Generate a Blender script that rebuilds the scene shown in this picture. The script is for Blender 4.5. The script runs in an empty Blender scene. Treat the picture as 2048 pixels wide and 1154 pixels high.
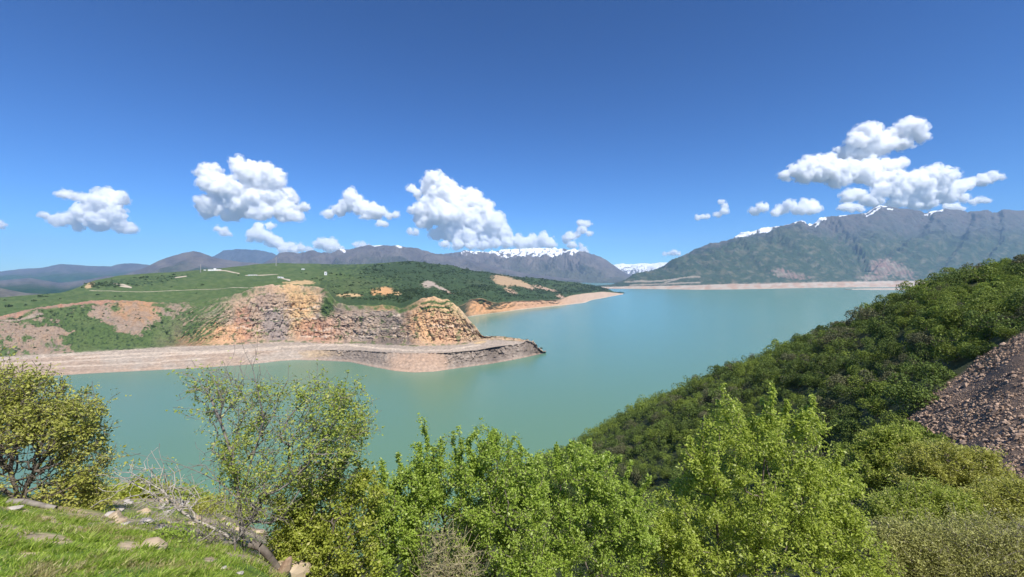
import bpy, math, random
import numpy as np
from mathutils import Vector

# ------------------------------------------------------------------ camera, world, sun
F = 860.0            # focal length in photo pixels (2048 wide)
HOR = 552.0          # photo row of the horizon
CZ = 140.0           # camera height above the lake (m)
sc = bpy.context.scene
col = sc.collection

cam_d = bpy.data.cameras.new("camera")
cam = bpy.data.objects.new("camera", cam_d)
col.objects.link(cam)
cam_d.sensor_width = 36.0
cam_d.lens = 36.0 * F / 2048.0
cam_d.clip_start = 0.05
cam_d.clip_end = 90000.0
cam.location = (0, 0, CZ)
cam.rotation_euler = (math.radians(90), 0, 0)
cam_d.shift_y = -(577.0 - HOR) / 2048.0
sc.camera = cam

SUN_AZ = math.radians(150)      # clockwise from the view direction: behind the camera on the right
SUN_EL = math.radians(54)
world = bpy.data.worlds.new("World")
sc.world = world
world.use_nodes = True
wn = world.node_tree.nodes
wl = world.node_tree.links
wn.clear()
w_out = wn.new("ShaderNodeOutputWorld")
w_bg = wn.new("ShaderNodeBackground")
w_sky = wn.new("ShaderNodeTexSky")
w_sky.sky_type = 'NISHITA'
w_sky.sun_disc = False
w_sky.sun_elevation = SUN_EL
w_sky.sun_rotation = SUN_AZ
w_sky.altitude = 900
w_sky.air_density = 1.0
w_sky.dust_density = 0.05
w_sky.ozone_density = 6.0
w_bg.inputs["Strength"].default_value = 0.10
w_tint = wn.new("ShaderNodeMix"); w_tint.data_type = 'RGBA'; w_tint.blend_type = 'MULTIPLY'
w_tint.inputs[0].default_value = 1.0
w_tint.inputs[7].default_value = (0.25, 0.42, 0.56, 1)      # deep clear mountain air
w_gam = wn.new("ShaderNodeGamma"); w_gam.inputs[1].default_value = 1.35
wl.new(w_sky.outputs[0], w_gam.inputs[0]); wl.new(w_gam.outputs[0], w_tint.inputs[6]); wl.new(w_tint.outputs[2], w_bg.inputs["Color"])
wl.new(w_bg.outputs[0], w_out.inputs["Surface"])

sun_d = bpy.data.lights.new("sun", 'SUN')
sun_d.energy = 5.0
sun_d.angle = math.radians(0.53)
sun_d.color = (1.0, 0.955, 0.88)
sun = bpy.data.objects.new("sun", sun_d)
col.objects.link(sun)
sdir = Vector((math.sin(SUN_AZ) * math.cos(SUN_EL), math.cos(SUN_AZ) * math.cos(SUN_EL), math.sin(SUN_EL)))
sun.rotation_euler = (-sdir).to_track_quat('-Z', 'Y').to_euler()
sun.location = (60, -60, 260)

sc.view_settings.view_transform = 'Standard'
sc.view_settings.look = 'None'
sc.view_settings.gamma = 1.0
sc.view_settings.use_curve_mapping = False
sc.view_settings.exposure = 0.45
sc.cycles.use_denoising = True
sc.cycles.max_bounces = 40
sc.cycles.volume_bounces = 40
sc.cycles.transparent_max_bounces = 12

# ------------------------------------------------------------------ helpers
rng = np.random.default_rng(11)

def hash2(ix, iy, seed):
    h = (ix.astype(np.int64) * 374761393 + iy.astype(np.int64) * 668265263 + seed * 974634777) & 0xffffffff
    h = ((h ^ (h >> 13)) * 1274126177) & 0xffffffff
    h = h ^ (h >> 16)
    return (h & 0xffff) / 65535.0

def vnoise(x, y, seed=0):
    """gradient noise in 2D, about -1..1"""
    ix = np.floor(x); iy = np.floor(y)
    fx = x - ix; fy = y - iy
    ux = fx * fx * fx * (fx * (fx * 6 - 15) + 10); uy = fy * fy * fy * (fy * (fy * 6 - 15) + 10)
    def g(ox, oy):
        a = hash2(ix + ox, iy + oy, seed) * 2 * np.pi
        return np.cos(a) * (fx - ox) + np.sin(a) * (fy - oy)
    a = g(0, 0); b = g(1, 0); c = g(0, 1); d = g(1, 1)
    return 1.5 * ((a * (1 - ux) + b * ux) * (1 - uy) + (c * (1 - ux) + d * ux) * uy)

def fbm(x, y, octv=5, seed=0, gain=0.5, ridged=False):
    s = 0; a = 1.0; t = 0
    for k in range(octv):
        n = vnoise(x, y, seed + k * 17)
        if ridged:
            n = 1 - 2 * np.abs(n)
        s = s + a * n; t += a
        a *= gain; x, y = x * 1.97 + y * 0.31 + 3.1, y * 1.97 - x * 0.31 + 7.7
    return s / t

def hash3(ix, iy, iz, seed):
    h = (ix.astype(np.int64) * 374761393 + iy.astype(np.int64) * 668265263 + iz.astype(np.int64) * 2147483647 + seed * 974634777) & 0xffffffff
    h = ((h ^ (h >> 13)) * 1274126177) & 0xffffffff
    h = h ^ (h >> 16)
    return (h & 0xffff) / 65535.0

def vnoise3(p, seed=0):
    i = np.floor(p); f = p - i; u = f * f * (3 - 2 * f)
    r = 0
    for dx in (0, 1):
        for dy in (0, 1):
            for dz in (0, 1):
                w = (u[:, 0] if dx else 1 - u[:, 0]) * (u[:, 1] if dy else 1 - u[:, 1]) * (u[:, 2] if dz else 1 - u[:, 2])
                r = r + w * hash3(i[:, 0] + dx, i[:, 1] + dy, i[:, 2] + dz, seed)
    return r * 2 - 1

def fbm3(p, octv=4, seed=0, gain=0.5):
    s = 0; a = 1.0; t = 0
    for k in range(octv):
        s = s + a * vnoise3(p + 11.3 * k, seed + 31 * k); t += a
        a *= gain; p = p * 2.03
    return s / t

def sm(e0, e1, x):
    t = np.clip((x - e0) / (e1 - e0), 0, 1)
    return t * t * (3 - 2 * t)

def mesh_from(name, V, Fc, smooth=True, cols=None):
    """V (n,3), Fc (m,k) constant face size; cols (n,3) per-vertex linear colour"""
    me = bpy.data.meshes.new(name)
    V = np.ascontiguousarray(V, dtype=np.float32); Fc = np.ascontiguousarray(Fc, dtype=np.int32)
    m, k = Fc.shape
    me.vertices.add(len(V)); me.vertices.foreach_set("co", V.ravel())
    me.loops.add(m * k); me.loops.foreach_set("vertex_index", Fc.ravel())
    me.polygons.add(m)
    me.polygons.foreach_set("loop_start", np.arange(0, m * k, k, dtype=np.int32))
    me.polygons.foreach_set("loop_total", np.full(m, k, dtype=np.int32))
    if cols is not None:
        at = me.color_attributes.new("Col", 'FLOAT_COLOR', 'POINT')
        c4 = np.ones((len(V), 4), dtype=np.float32); c4[:, :3] = cols
        at.data.foreach_set("color", c4.ravel())
    me.update(calc_edges=True)
    me.polygons.foreach_set("use_smooth", np.full(m, smooth, dtype=bool))
    return me

def link(name, me, mat=None, parent=None, loc=None):
    o = bpy.data.objects.new(name, me)
    col.objects.link(o)
    if mat is not None and me is not None and len(me.materials) == 0:
        me.materials.append(mat)
    if loc is not None: o.location = loc
    if parent is not None: o.parent = parent
    return o

def tag(o, label=None, cat=None, group=None, kind=None):
    if label: o["label"] = label
    if cat: o["category"] = cat
    if group: o["group"] = group
    if kind: o["kind"] = kind
    return o

def P(px, d, py):
    """a world point seen at photo pixel (px,py) at forward distance d"""
    return np.array([(px - 1024.0) / F * d, d, CZ - (py - HOR) / F * d])

def grid_faces(nr, nc):
    i = np.arange(nr - 1)[:, None] * nc + np.arange(nc - 1)[None, :]
    return np.stack([i, i + 1, i + nc + 1, i + nc], -1).reshape(-1, 4)

def gsmooth(a, n):
    if n < 1: return a
    k = np.exp(-0.5 * (np.arange(-3 * n, 3 * n + 1) / n) ** 2); k /= k.sum()
    p = np.pad(a, 3 * n, mode='edge')
    return np.convolve(p, k, mode='valid')

# ------------------------------------------------------------------ materials
def new_mat(name):
    m = bpy.data.materials.new(name); m.use_nodes = True
    nt = m.node_tree; nt.nodes.clear()
    return m, nt.nodes, nt.links

def N(nodes, typ, **kw):
    n = nodes.new(typ)
    for k, v in kw.items():
        if k in n.inputs: n.inputs[k].default_value = v
        else: setattr(n, k, v)
    return n

def mat_vcol(name, rough=0.95, bump=0.0, bscale=1.0, vscale=None, vamt=0.25, detail=6.0, spec=0.15, stretch=(1, 1, 1), bdist=1.0):
    """colour attribute times fine procedural noise, with a noise bump"""
    m, n, l = new_mat(name)
    out = N(n, "ShaderNodeOutputMaterial"); b = N(n, "ShaderNodeBsdfPrincipled")
    b.inputs["Roughness"].default_value = rough; b.inputs["Specular IOR Level"].default_value = spec
    a = N(n, "ShaderNodeVertexColor", layer_name="Col")
    tc = N(n, "ShaderNodeNewGeometry")
    mp = N(n, "ShaderNodeMapping"); mp.inputs["Scale"].default_value = stretch
    l.new(tc.outputs["Position"], mp.inputs["Vector"])
    t = N(n, "ShaderNodeTexNoise"); t.inputs["Scale"].default_value = vscale or bscale
    t.inputs["Detail"].default_value = detail; t.inputs["Roughness"].default_value = 0.65
    l.new(mp.outputs[0], t.inputs["Vector"])
    r = N(n, "ShaderNodeMapRange"); r.inputs["From Min"].default_value = 0.3; r.inputs["From Max"].default_value = 0.7
    r.inputs["To Min"].default_value = 1 - vamt; r.inputs["To Max"].default_value = 1 + vamt
    l.new(t.outputs["Fac"], r.inputs["Value"])
    mu = N(n, "ShaderNodeVectorMath", operation='SCALE')
    l.new(a.outputs["Color"], mu.inputs[0]); l.new(r.outputs[0], mu.inputs["Scale"])
    l.new(mu.outputs[0], b.inputs["Base Color"])
    if bump > 0:
        t2 = N(n, "ShaderNodeTexNoise"); t2.inputs["Scale"].default_value = bscale
        t2.inputs["Detail"].default_value = detail; t2.inputs["Roughness"].default_value = 0.6
        l.new(mp.outputs[0], t2.inputs["Vector"])
        bp = N(n, "ShaderNodeBump"); bp.inputs["Strength"].default_value = bump; bp.inputs["Distance"].default_value = bdist
        l.new(t2.outputs["Fac"], bp.inputs["Height"]); l.new(bp.outputs[0], b.inputs["Normal"])
    l.new(b.outputs[0], out.inputs["Surface"])
    return m

def mat_leaf(name, ca, cb, cc=None, trans=0.35, rough=0.55, objvar=0.0):
    """leaf: colour varies per leaf between ca, cb and a few cc; light passes through"""
    m, n, l = new_mat(name)
    out = N(n, "ShaderNodeOutputMaterial")
    g = N(n, "ShaderNodeNewGeometry")
    rp = N(n, "ShaderNodeValToRGB")
    e = rp.color_ramp.elements
    e[0].position = 0.0; e[0].color = (*ca, 1); e[1].position = 0.85; e[1].color = (*cb, 1)
    if cc is not None:
        x = rp.color_ramp.elements.new(1.0); x.color = (*cc, 1)
    l.new(g.outputs["Random Per Island"], rp.inputs["Fac"])
    colout = rp.outputs["Color"]
    if objvar > 0:
        oi = N(n, "ShaderNodeObjectInfo")
        mr = N(n, "ShaderNodeMapRange"); mr.inputs["To Min"].default_value = 1 - objvar; mr.inputs["To Max"].default_value = 1 + objvar
        l.new(oi.outputs["Random"], mr.inputs["Value"])
        sc_ = N(n, "ShaderNodeVectorMath", operation='SCALE')
        l.new(colout, sc_.inputs[0]); l.new(mr.outputs[0], sc_.inputs["Scale"])
        colout = sc_.outputs[0]
    b = N(n, "ShaderNodeBsdfPrincipled"); b.inputs["Roughness"].default_value = rough
    b.inputs["Specular IOR Level"].default_value = 0.3
    tr = N(n, "ShaderNodeBsdfTranslucent")
    l.new(colout, b.inputs["Base Color"]); l.new(colout, tr.inputs["Color"])
    mx = N(n, "ShaderNodeMixShader"); mx.inputs[0].default_value = trans
    l.new(b.outputs[0], mx.inputs[1]); l.new(tr.outputs[0], mx.inputs[2]); l.new(mx.outputs[0], out.inputs["Surface"])
    return m

def mat_plain(name, c1, c2, scale=5.0, rough=0.9, bump=0.3, bdist=0.05, objvar=0.0):
    m, n, l = new_mat(name)
    out = N(n, "ShaderNodeOutputMaterial"); b = N(n, "ShaderNodeBsdfPrincipled")
    b.inputs["Roughness"].default_value = rough; b.inputs["Specular IOR Level"].default_value = 0.2
    tc = N(n, "ShaderNodeTexCoord")
    t = N(n, "ShaderNodeTexNoise"); t.inputs["Scale"].default_value = scale; t.inputs["Detail"].default_value = 6
    l.new(tc.outputs["Object"], t.inputs["Vector"])
    rp = N(n, "ShaderNodeValToRGB"); e = rp.color_ramp.elements
    e[0].position = 0.35; e[0].color = (*c1, 1); e[1].position = 0.65; e[1].color = (*c2, 1)
    l.new(t.outputs["Fac"], rp.inputs["Fac"])
    c = rp.outputs["Color"]
    if objvar > 0:
        oi = N(n, "ShaderNodeNewGeometry")
        mr = N(n, "ShaderNodeMapRange"); mr.inputs["To Min"].default_value = 1 - objvar; mr.inputs["To Max"].default_value = 1 + objvar
        l.new(oi.outputs["Random Per Island"], mr.inputs["Value"])
        s_ = N(n, "ShaderNodeVectorMath", operation='SCALE')
        l.new(c, s_.inputs[0]); l.new(mr.outputs[0], s_.inputs["Scale"]); c = s_.outputs[0]
    l.new(c, b.inputs["Base Color"])
    if bump:
        bp = N(n, "ShaderNodeBump"); bp.inputs["Strength"].default_value = bump; bp.inputs["Distance"].default_value = bdist
        l.new(t.outputs["Fac"], bp.inputs["Height"]); l.new(bp.outputs[0], b.inputs["Normal"])
    l.new(b.outputs[0], out.inputs["Surface"])
    return m
# ------------------------------------------------------------------ terrain sheets built from profile curves
class Sheet:
    """a hill surface: for every bearing (photo column) a list of profile points (distance, height)"""
    def __init__(self, x0, x1, step, curves, rows, smooth_px=6):
        # curves: list of (xs, ds, zs); rows: number of rows between successive curves
        self.x = np.arange(x0, x1 + step, step)
        n = max(1, int(smooth_px / step))
        self.D = [gsmooth(np.interp(self.x, c[0], c[1]), n) for c in curves]
        self.Z = [gsmooth(np.interp(self.x, c[0], c[2]), n) for c in curves]
        t = []
        for k, r in enumerate(rows):
            t += list(k + np.arange(r) / r)
        t.append(len(rows))
        self.t = np.array(t)
        D = np.stack(self.D); Z = np.stack(self.Z)
        K = len(curves)
        k0 = np.clip(np.floor(self.t).astype(int), 0, K - 2); f = (self.t - k0)[:, None]
        self.d = D[k0] * (1 - f) + D[k0 + 1] * f
        self.z = Z[k0] * (1 - f) + Z[k0 + 1] * f
        # round the kinks of the profile a little
        self.px = np.broadcast_to(self.x[None, :], self.d.shape).copy()
        self.T = np.broadcast_to(self.t[:, None], self.d.shape)
        self.X = (self.px - 1024) / F * self.d
        self.py0 = HOR + (CZ - self.z) / np.maximum(self.d, 1e-3) * F
    def smooth_rows(self, it=2):
        for _ in range(it):
            z = self.z.copy(); z[1:-1] = (self.z[:-2] + 2 * self.z[1:-1] + self.z[2:]) / 4; self.z = z
    def mesh(self, name, cols):
        V = np.stack([(self.px - 1024) / F * self.d, self.d, self.z], -1).reshape(-1, 3)
        nr, nc = self.d.shape
        return mesh_from(name, V, grid_faces(nr, nc), True, cols.reshape(-1, 3))
    def py(self):
        return HOR + (CZ - self.z) / self.d * F

def curve_y(pts, d=None, z=None, hor=None):
    """pts: (px, py) or (px, py, d) or with constant z: distance follows"""
    xs = [p[0] for p in pts]; ds = []; zs = []
    for k, p in enumerate(pts):
        if z is not None:
            zz = z if np.isscalar(z) else z[k]
            ds.append((CZ - zz) * F / (p[1] - HOR)); zs.append(zz)
        else:
            dd = p[2] if len(p) > 2 else (d if np.isscalar(d) else d[k])
            ds.append(dd); zs.append(CZ - (p[1] - HOR) / F * dd)
    return (xs, ds, zs)

def mix(a, b, t):
    t = np.asarray(t)[..., None]
    return a * (1 - t) + b * t
def C(r, g, b): return np.array([r, g, b], dtype=float)
def blob(px, py, cx, cy, rx, ry, rot=0, soft=0.35, nz=0):
    """soft-edged patch centred on a place of the slope"""
    c, s = math.cos(rot), math.sin(rot)
    u = ((px - cx) * c + (py - cy) * s) / rx; v = (-(px - cx) * s + (py - cy) * c) / ry
    r = np.sqrt(u * u + v * v) + nz
    return 1 - sm(1 - soft, 1 + soft, r)
def line(px, py, pts, w, nz=0):
    """mask round a polyline"""
    best = np.full(px.shape, 1e9)
    for (ax, ay), (bx, by) in zip(pts[:-1], pts[1:]):
        dx, dy = bx - ax, by - ay; L = dx * dx + dy * dy
        t = np.clip(((px - ax) * dx + (py - ay) * dy) / L, 0, 1)
        best = np.minimum(best, np.hypot(px - ax - t * dx, (py - ay - t * dy)))
    return 1 - sm(w * 0.5, w * 1.5, best + nz)

# ---- the lake
m_water, n_, l_ = new_mat("lake_water")
o_ = N(n_, "ShaderNodeOutputMaterial"); b_ = N(n_, "ShaderNodeBsdfPrincipled")
b_.inputs["Roughness"].default_value = 0.2; b_.inputs["IOR"].default_value = 1.33
g_ = N(n_, "ShaderNodeNewGeometry")
mp_ = N(n_, "ShaderNodeMapping"); mp_.inputs["Scale"].default_value = (0.0022, 0.0009, 1)
t_ = N(n_, "ShaderNodeTexNoise"); t_.inputs["Scale"].default_value = 1.0; t_.inputs["Detail"].default_value = 5
l_.new(g_.outputs["Position"], mp_.inputs["Vector"]); l_.new(mp_.outputs[0], t_.inputs["Vector"])
# base colour: greener by the near bank, bluer in the open lake
sp_ = N(n_, "ShaderNodeSeparateXYZ"); l_.new(g_.outputs["Position"], sp_.inputs[0])
mr_ = N(n_, "ShaderNodeMapRange"); mr_.inputs["From Min"].default_value = 350; mr_.inputs["From Max"].default_value = 1500
l_.new(sp_.outputs["Y"], mr_.inputs["Value"])
ad_ = N(n_, "ShaderNodeMath", operation='ADD'); l_.new(mr_.outputs[0], ad_.inputs[0])
sb_ = N(n_, "ShaderNodeMath", operation='MULTIPLY_ADD'); l_.new(t_.outputs["Fac"], sb_.inputs[0]); sb_.inputs[1].default_value = 0.3; sb_.inputs[2].default_value = -0.15
l_.new(sb_.outputs[0], ad_.inputs[1])
rp_ = N(n_, "ShaderNodeValToRGB"); e_ = rp_.color_ramp.elements
e_[0].color = (0.120, 0.222, 0.136, 1); e_[1].color = (0.116, 0.262, 0.205, 1)
l_.new(ad_.outputs[0], rp_.inputs["Fac"]); l_.new(rp_.outputs[0], b_.inputs["Base Color"])
t2_ = N(n_, "ShaderNodeTexNoise"); t2_.inputs["Scale"].default_value = 0.35; t2_.inputs["Detail"].default_value = 4
mp2_ = N(n_, "ShaderNodeMapping"); mp2_.inputs["Scale"].default_value = (1, 2.2, 1)
l_.new(g_.outputs["Position"], mp2_.inputs["Vector"]); l_.new(mp2_.outputs[0], t2_.inputs["Vector"])
bp_ = N(n_, "ShaderNodeBump"); bp_.inputs["Strength"].default_value = 0.35; bp_.inputs["Distance"].default_value = 0.35
l_.new(t2_.outputs["Fac"], bp_.inputs["Height"]); l_.new(bp_.outputs[0], b_.inputs["Normal"])
l_.new(b_.outputs[0], o_.inputs["Surface"])
me = mesh_from("water", np.array([[-1600, 120, 0], [9000, 120, 0], [9000, 9000, 0], [-1600, 9000, 0]]), np.array([[0, 1, 2, 3]]))
tag(link("water", me, m_water), kind="structure")

# ---- base ground reaching the horizon, under everything
m_base = mat_plain("valley_floor", (0.10, 0.12, 0.06), (0.16, 0.15, 0.10), scale=0.002, bump=0)
me = mesh_from("ground", np.array([[-24000, -900, -45], [24000, -900, -45], [24000, 24000, -45], [-24000, 24000, -45]]), np.array([[0, 1, 2, 3]]))
tag(link("ground", me, m_base), kind="structure")

m_ter = mat_vcol("quarry_headland_rock", bump=0.7, bscale=0.12, vamt=0.28, vscale=0.22, bdist=4.0)
m_hill = mat_vcol("grassy_plateau", bump=0.5, bscale=0.05, vamt=0.2, vscale=0.1, bdist=4.0)
m_mtn = mat_vcol("mountain_rock", bump=0.9, bscale=0.005, vamt=0.2, vscale=0.010, bdist=60.0)

GRASS = C(0.070, 0.110, 0.034); GRASS2 = C(0.098, 0.135, 0.046); SCRUB = C(0.030, 0.052, 0.020)
PINK = C(0.38, 0.26, 0.18); PALE = C(0.44, 0.36, 0.28); ORANGE = C(0.44, 0.235, 0.10); GREY = C(0.225, 0.185, 0.15)
DARK = C(0.105, 0.085, 0.07); RED = C(0.32, 0.15, 0.09); YEL = C(0.47, 0.33, 0.17); BROWNROCK = C(0.31, 0.215, 0.145)

# ================= A: quarry headland =================
shore = [(-500, 790), (-100, 764), (0, 757), (100, 752), (200, 746), (300, 741), (400, 736), (500, 729), (560, 722), (590, 720), (640, 721),
         (700, 724), (740, 733), (790, 742), (829, 745), (870, 743), (920, 736), (980, 728), (1020, 721), (1060, 713), (1082, 708), (1100, 704)]
cS = curve_y(shore, z=0.0)
cU = (cS[0], [d - 45 for d in cS[1]], [-22] * len(cS[0]))
edge = [(-500, 745, 12), (0, 722, 11), (126, 712, 13), (246, 706, 14), (356, 703, 15), (466, 703, 14), (583, 700, 11), (651, 700, 11), (720, 701, 13), (760, 704, 16),
        (829, 706, 20), (900, 705, 20), (955, 700, 19), (1000, 692, 21), (1054, 686, 18), (1068, 692, 12), (1082, 706, 1), (1100, 704, -4)]
cE = curve_y([(a, b) for a, b, c in edge], z=[c for a, b, c in edge])
toe = [(-500, 735, 15), (0, 714, 15), (126, 707, 16), (246, 700, 17), (356, 693, 19), (466, 690, 18), (583, 684, 16), (651, 688, 16), (720, 687, 18), (829, 693, 22),
       (931, 689, 23), (969, 681, 24), (1000, 680, 23), (1054, 684, 18), (1068, 691, 10), (1082, 705, 0), (1100, 703.5, -6)]
cT = curve_y([(a, b) for a, b, c in toe], z=[c for a, b, c in toe])
rim = [(-500, 660, 700), (-200, 645, 740), (0, 632, 790), (60, 618, 830), (120, 609, 880), (200, 600, 920), (260, 601, 930), (330, 606, 920), (400, 604, 920), (440, 596, 920),
       (480, 586, 920), (505, 576, 920), (540, 570, 920), (591, 569, 925), (640, 574, 910), (655, 582, 890), (672, 602, 865), (690, 611, 855), (780, 610, 850), (800, 617, 840),
       (818, 611, 830), (843, 596, 820), (870, 593, 815), (898, 600, 800), (928, 625, 790), (944, 645, 785), (966, 673, 785), (1000, 672, 820), (1030, 677, 820), (1054, 683, 805),
       (1068, 690, 790), (1082, 703, 775), (1100, 703.3, 775)]
cR = curve_y(rim)
cR2 = (cR[0], [d + (9 if x < 830 else 24) for x, d in zip(cR[0], cR[1])], [z - 4 * (x > 830) for x, z in zip(cR[0], cR[2])])
cB = (cR[0], [d + (60 if x < 830 else 150) for x, d in zip(cR[0], cR[1])], [z - 18 if x < 830 else max(-22, z - 120) for x, z in zip(cR[0], cR[2])])
A = Sheet(-1100, 1092, 1.6, [cU, cS, cE, cT, cR, cR2, cB], [6, 36, 22, 150, 12, 14], smooth_px=3.5)
t = A.T
px, py = A.px, A.py0
# quarry face: benches cut across it, gullies and ledges
inface = sm(3.0, 3.12, t) * (1 - sm(3.93, 4.0, t))
facev = (t - 3)
wx = px + 6 * fbm(px / 40, py / 25, 3, 5)
wy = py + 3 * fbm(px / 60, py / 30, 3, 6)
quarry = sm(330, 470, px + (py - 640) * 0.9 + 30 * fbm(px / 30, py / 20, 3, 9))
quarry = np.maximum(quarry, 0.0)
H = (A.Z[4] - A.Z[3])[None, :] * np.ones_like(t)
nb = 6.0
st = facev * nb + 0.35 * fbm(px / 70, t * 2, 3, 8)
stair = (np.floor(st) + sm(0.25, 0.95, st - np.floor(st))) / nb
A.z += inface * quarry * np.clip(stair - facev, -0.2, 0.2) * H * 0.8
rough = fbm(px / 22, py / 16, 6, 21, 0.62, ridged=True)
gull = fbm(px / 9 + 0.35 * py / 9, py / 34, 5, 23, 0.6, ridged=True)
amp = inface * (0.35 + 0.65 * quarry)
led = fbm(px / 30 + 4, A.z / 3.2, 4, 27, 0.6, ridged=True)
cone = sm(825, 855, px) * inface
diag = fbm((px - 0.55 * py) / 5.5, (py + 0.5 * px) / 45, 5, 29, 0.6, ridged=True)
dd = (rough * 12 + gull * 10 * (1 - cone) + diag * 10 * cone + led * 4 + 2.5 * fbm(px / 3.5, A.z / 1.8, 3, 28, 0.6)) * amp * (1 - sm(3.55, 3.99, t))
A.d += dd; A.z += (fbm(px / 13, py / 9, 5, 31, 0.6) * 4.0 + 1.2 * fbm(px / 4, py / 3, 3, 35)) * amp
# drawdown slope
inb = sm(1.02, 1.2, t) * (1 - sm(1.9, 2.0, t))
greyslope = sm(600, 700, px)
gul2 = fbm(px / 12, t * 2.2, 5, 41, 0.6, ridged=True)
A.d += (gul2 + 0.5 * fbm(px / 4, t * 7, 4, 44, 0.6, ridged=True)) * inb * (2.0 + 8.0 * greyslope * (1 - 0.75 * blob(px, py, 830, 728, 62, 30)))
A.z += inb * (fbm(px / 30, py / 12, 5, 43) * 1.8 + sm(1.5, 1.9, t) * fbm(px / 9, t * 3, 4, 48, 0.6) * 1.6)
A.z += sm(2, 2.1, t) * (1 - sm(2.9, 3, t)) * (fbm(px / 25, py / 4, 4, 45) * 2.2 + fbm(px / 5, py / 2, 3, 46, 0.6) * 0.9)
# rocky notch and rocky end of the point
nt_ = blob(px, py, 990, 712, 14, 24, rot=-0.5) * inb
A.d += nt_ * 10; A.z += (rough * 2) * nt_
tip = blob(px, py, 1064, 696, 18, 16)
A.z += tip * sm(1.1, 1.6, t) * fbm(px / 6, py / 5, 4, 47, 0.6, ridged=True) * 8
# left side: disturbed slope with mounds
left = (1 - quarry) * inface
A.z += left * fbm(px / 60, py / 25, 6, 51, 0.55) * 11

# colours by where the surface lies
n1 = fbm(px / 50, py / 26, 6, 61); n2 = fbm(px / 14, py / 8, 5, 63); n3 = fbm(px / 5, py / 3.2, 4, 65); n4 = fbm(px / 90, py / 40, 4, 67)
rock = mix(BROWNROCK * 1.08, GREY * 1.15, sm(-0.2, 0.5, n1))
rock = mix(rock, PINK, sm(0.0, 0.4, n2 + 0.4 * n4) * 0.8)
rock = mix(rock, YEL * 0.9, blob(px, py, 585, 618, 48, 52, nz=0.5 * n2) * 0.8)
rock = mix(rock, ORANGE, np.clip(blob(px, py, 575, 600, 60, 30, nz=0.6 * n2) * 0.35, 0, 1))
rock = mix(rock, GREY * C(0.98, 0.98, 1.08), blob(px, py, 552, 650, 30, 34, nz=0.6 * n2) * 0.9)
rock = mix(rock, GREY * C(0.95, 0.95, 1.05), blob(px, py, 545, 605, 35, 25, nz=0.6 * n2) * 0.6)
rock = mix(rock, RED * 1.15, blob(px, py, 640, 660, 52, 24, nz=0.5 * n2) * 0.6)
rock = mix(rock, RED, blob(px, py, 485, 655, 18, 40, nz=0.5 * n2) * 0.6)
rock = mix(rock, mix(ORANGE, PINK, 0.35) * 1.1, blob(px, py, 425, 675, 58, 28, rot=-0.15, nz=0.6 * n2) * 0.8)
rock = mix(rock, RED * 1.1, blob(px, py, 372, 688, 36, 14, nz=0.5 * n2) * 0.8)
rock = mix(rock, GREY * 1.15, blob(px, py, 735, 645, 75, 40, nz=0.5 * n2) * 0.6)
rock = mix(rock, DARK * 1.25, blob(px, py, 795, 655, 35, 40, nz=0.7 * n2) * 0.6)
rock = mix(rock, DARK * 1.6, blob(px, py, 700, 620, 55, 14, nz=0.8 * n2) * 0.5)
rock = mix(rock, DARK * 1.1, blob(px, py, 760, 686, 70, 7, nz=0.5 * n2) * 0.7)
rock = mix(rock, ORANGE * 1.1, blob(px, py, 862, 640, 46, 56, rot=-0.35, nz=0.5 * n2) * 0.5)
rock = mix(rock, YEL, blob(px, py, 905, 625, 18, 52, rot=-0.55, nz=0.5 * n2) * 0.6)
rock = mix(rock, PINK * C(1.0, 0.88, 0.85), blob(px, py, 895, 660, 38, 28, rot=0.4, nz=0.5 * n2) * 0.7)
rock = mix(rock, ORANGE * 0.9, blob(px, py, 770, 612, 40, 7, nz=0.5 * n2) * 0.6)
rock = rock * (1 + 0.22 * n3 + 0.16 * n2)[..., None]
strat = fbm(px / 70, py / 1.6 + px / 60, 4, 69)
rock = mix(rock, DARK * 1.3, sm(0.25, 0.5, strat + 0.3 * n2) * 0.55)
# green cover
tuft = fbm(px / 7, py / 4, 4, 71, 0.6)
grass = mix(GRASS, GRASS2, sm(-0.3, 0.4, n1)); grass = mix(grass, SCRUB, sm(0.10, 0.3, tuft + 0.3 * n4) * (t < 3.9))
gm = (1 - quarry)
gm = gm * sm(-0.12, 0.20, 0.42 + 0.8 * n1 + 0.45 * n2 - 0.75 * blob(px, py, 275, 618, 60, 34, nz=0.9 * n2, soft=0.7) - 0.65 * blob(px, py, 80, 690, 80, 28, nz=1.0 * n2, soft=0.7) - 0.55 * blob(px, py, 20, 655, 60, 16, nz=1.0 * n2, soft=0.7) - 0.5 * blob(px, py, 330, 640, 50, 30, nz=1.0 * n2, soft=0.7) + 0.5 * n3
             - 0.8 * blob(px, py, 230, 640, 60, 16, rot=0.4, nz=0.6 * n2) - 0.8 * blob(px, py, 90, 664, 60, 8, nz=0.5 * n2) + 0.9 * blob(px, py, 190, 672, 62, 32, rot=0.1, nz=0.3 * n2) + 0.5 * blob(px, py, 330, 660, 40, 40, nz=0.4 * n2))
top = sm(3.86, 3.94, t + 0.03 * n2) * (0.35 + 0.65 * sm(-0.35, 0.1, n1 + n2))
top = np.maximum(top, sm(3.985, 4.02, t)) * (px < 838)
A.z += sm(3.7, 3.97, t) * (1 - sm(4.0, 4.9, t)) * (px < 960) * fbm(px / 16, t * 0 + 1.5, 4, 77, 0.6) * 4.0
gm = np.maximum(gm, top * (1 - blob(px, py, 560, 568, 95, 14, nz=0.4 * n2)) * (1 - blob(px, py, 870, 596, 34, 26, nz=0.3 * n2)))
streaks = fbm((px + py * 1.6) / 6, (py - px * 0.1) / 40, 4, 75)
gm = np.maximum(gm, blob(px, py, 402, 640, 62, 44, rot=-0.7, nz=0.4 * n2) * sm(-0.2, 0.1, streaks) * (px < 520))
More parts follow.
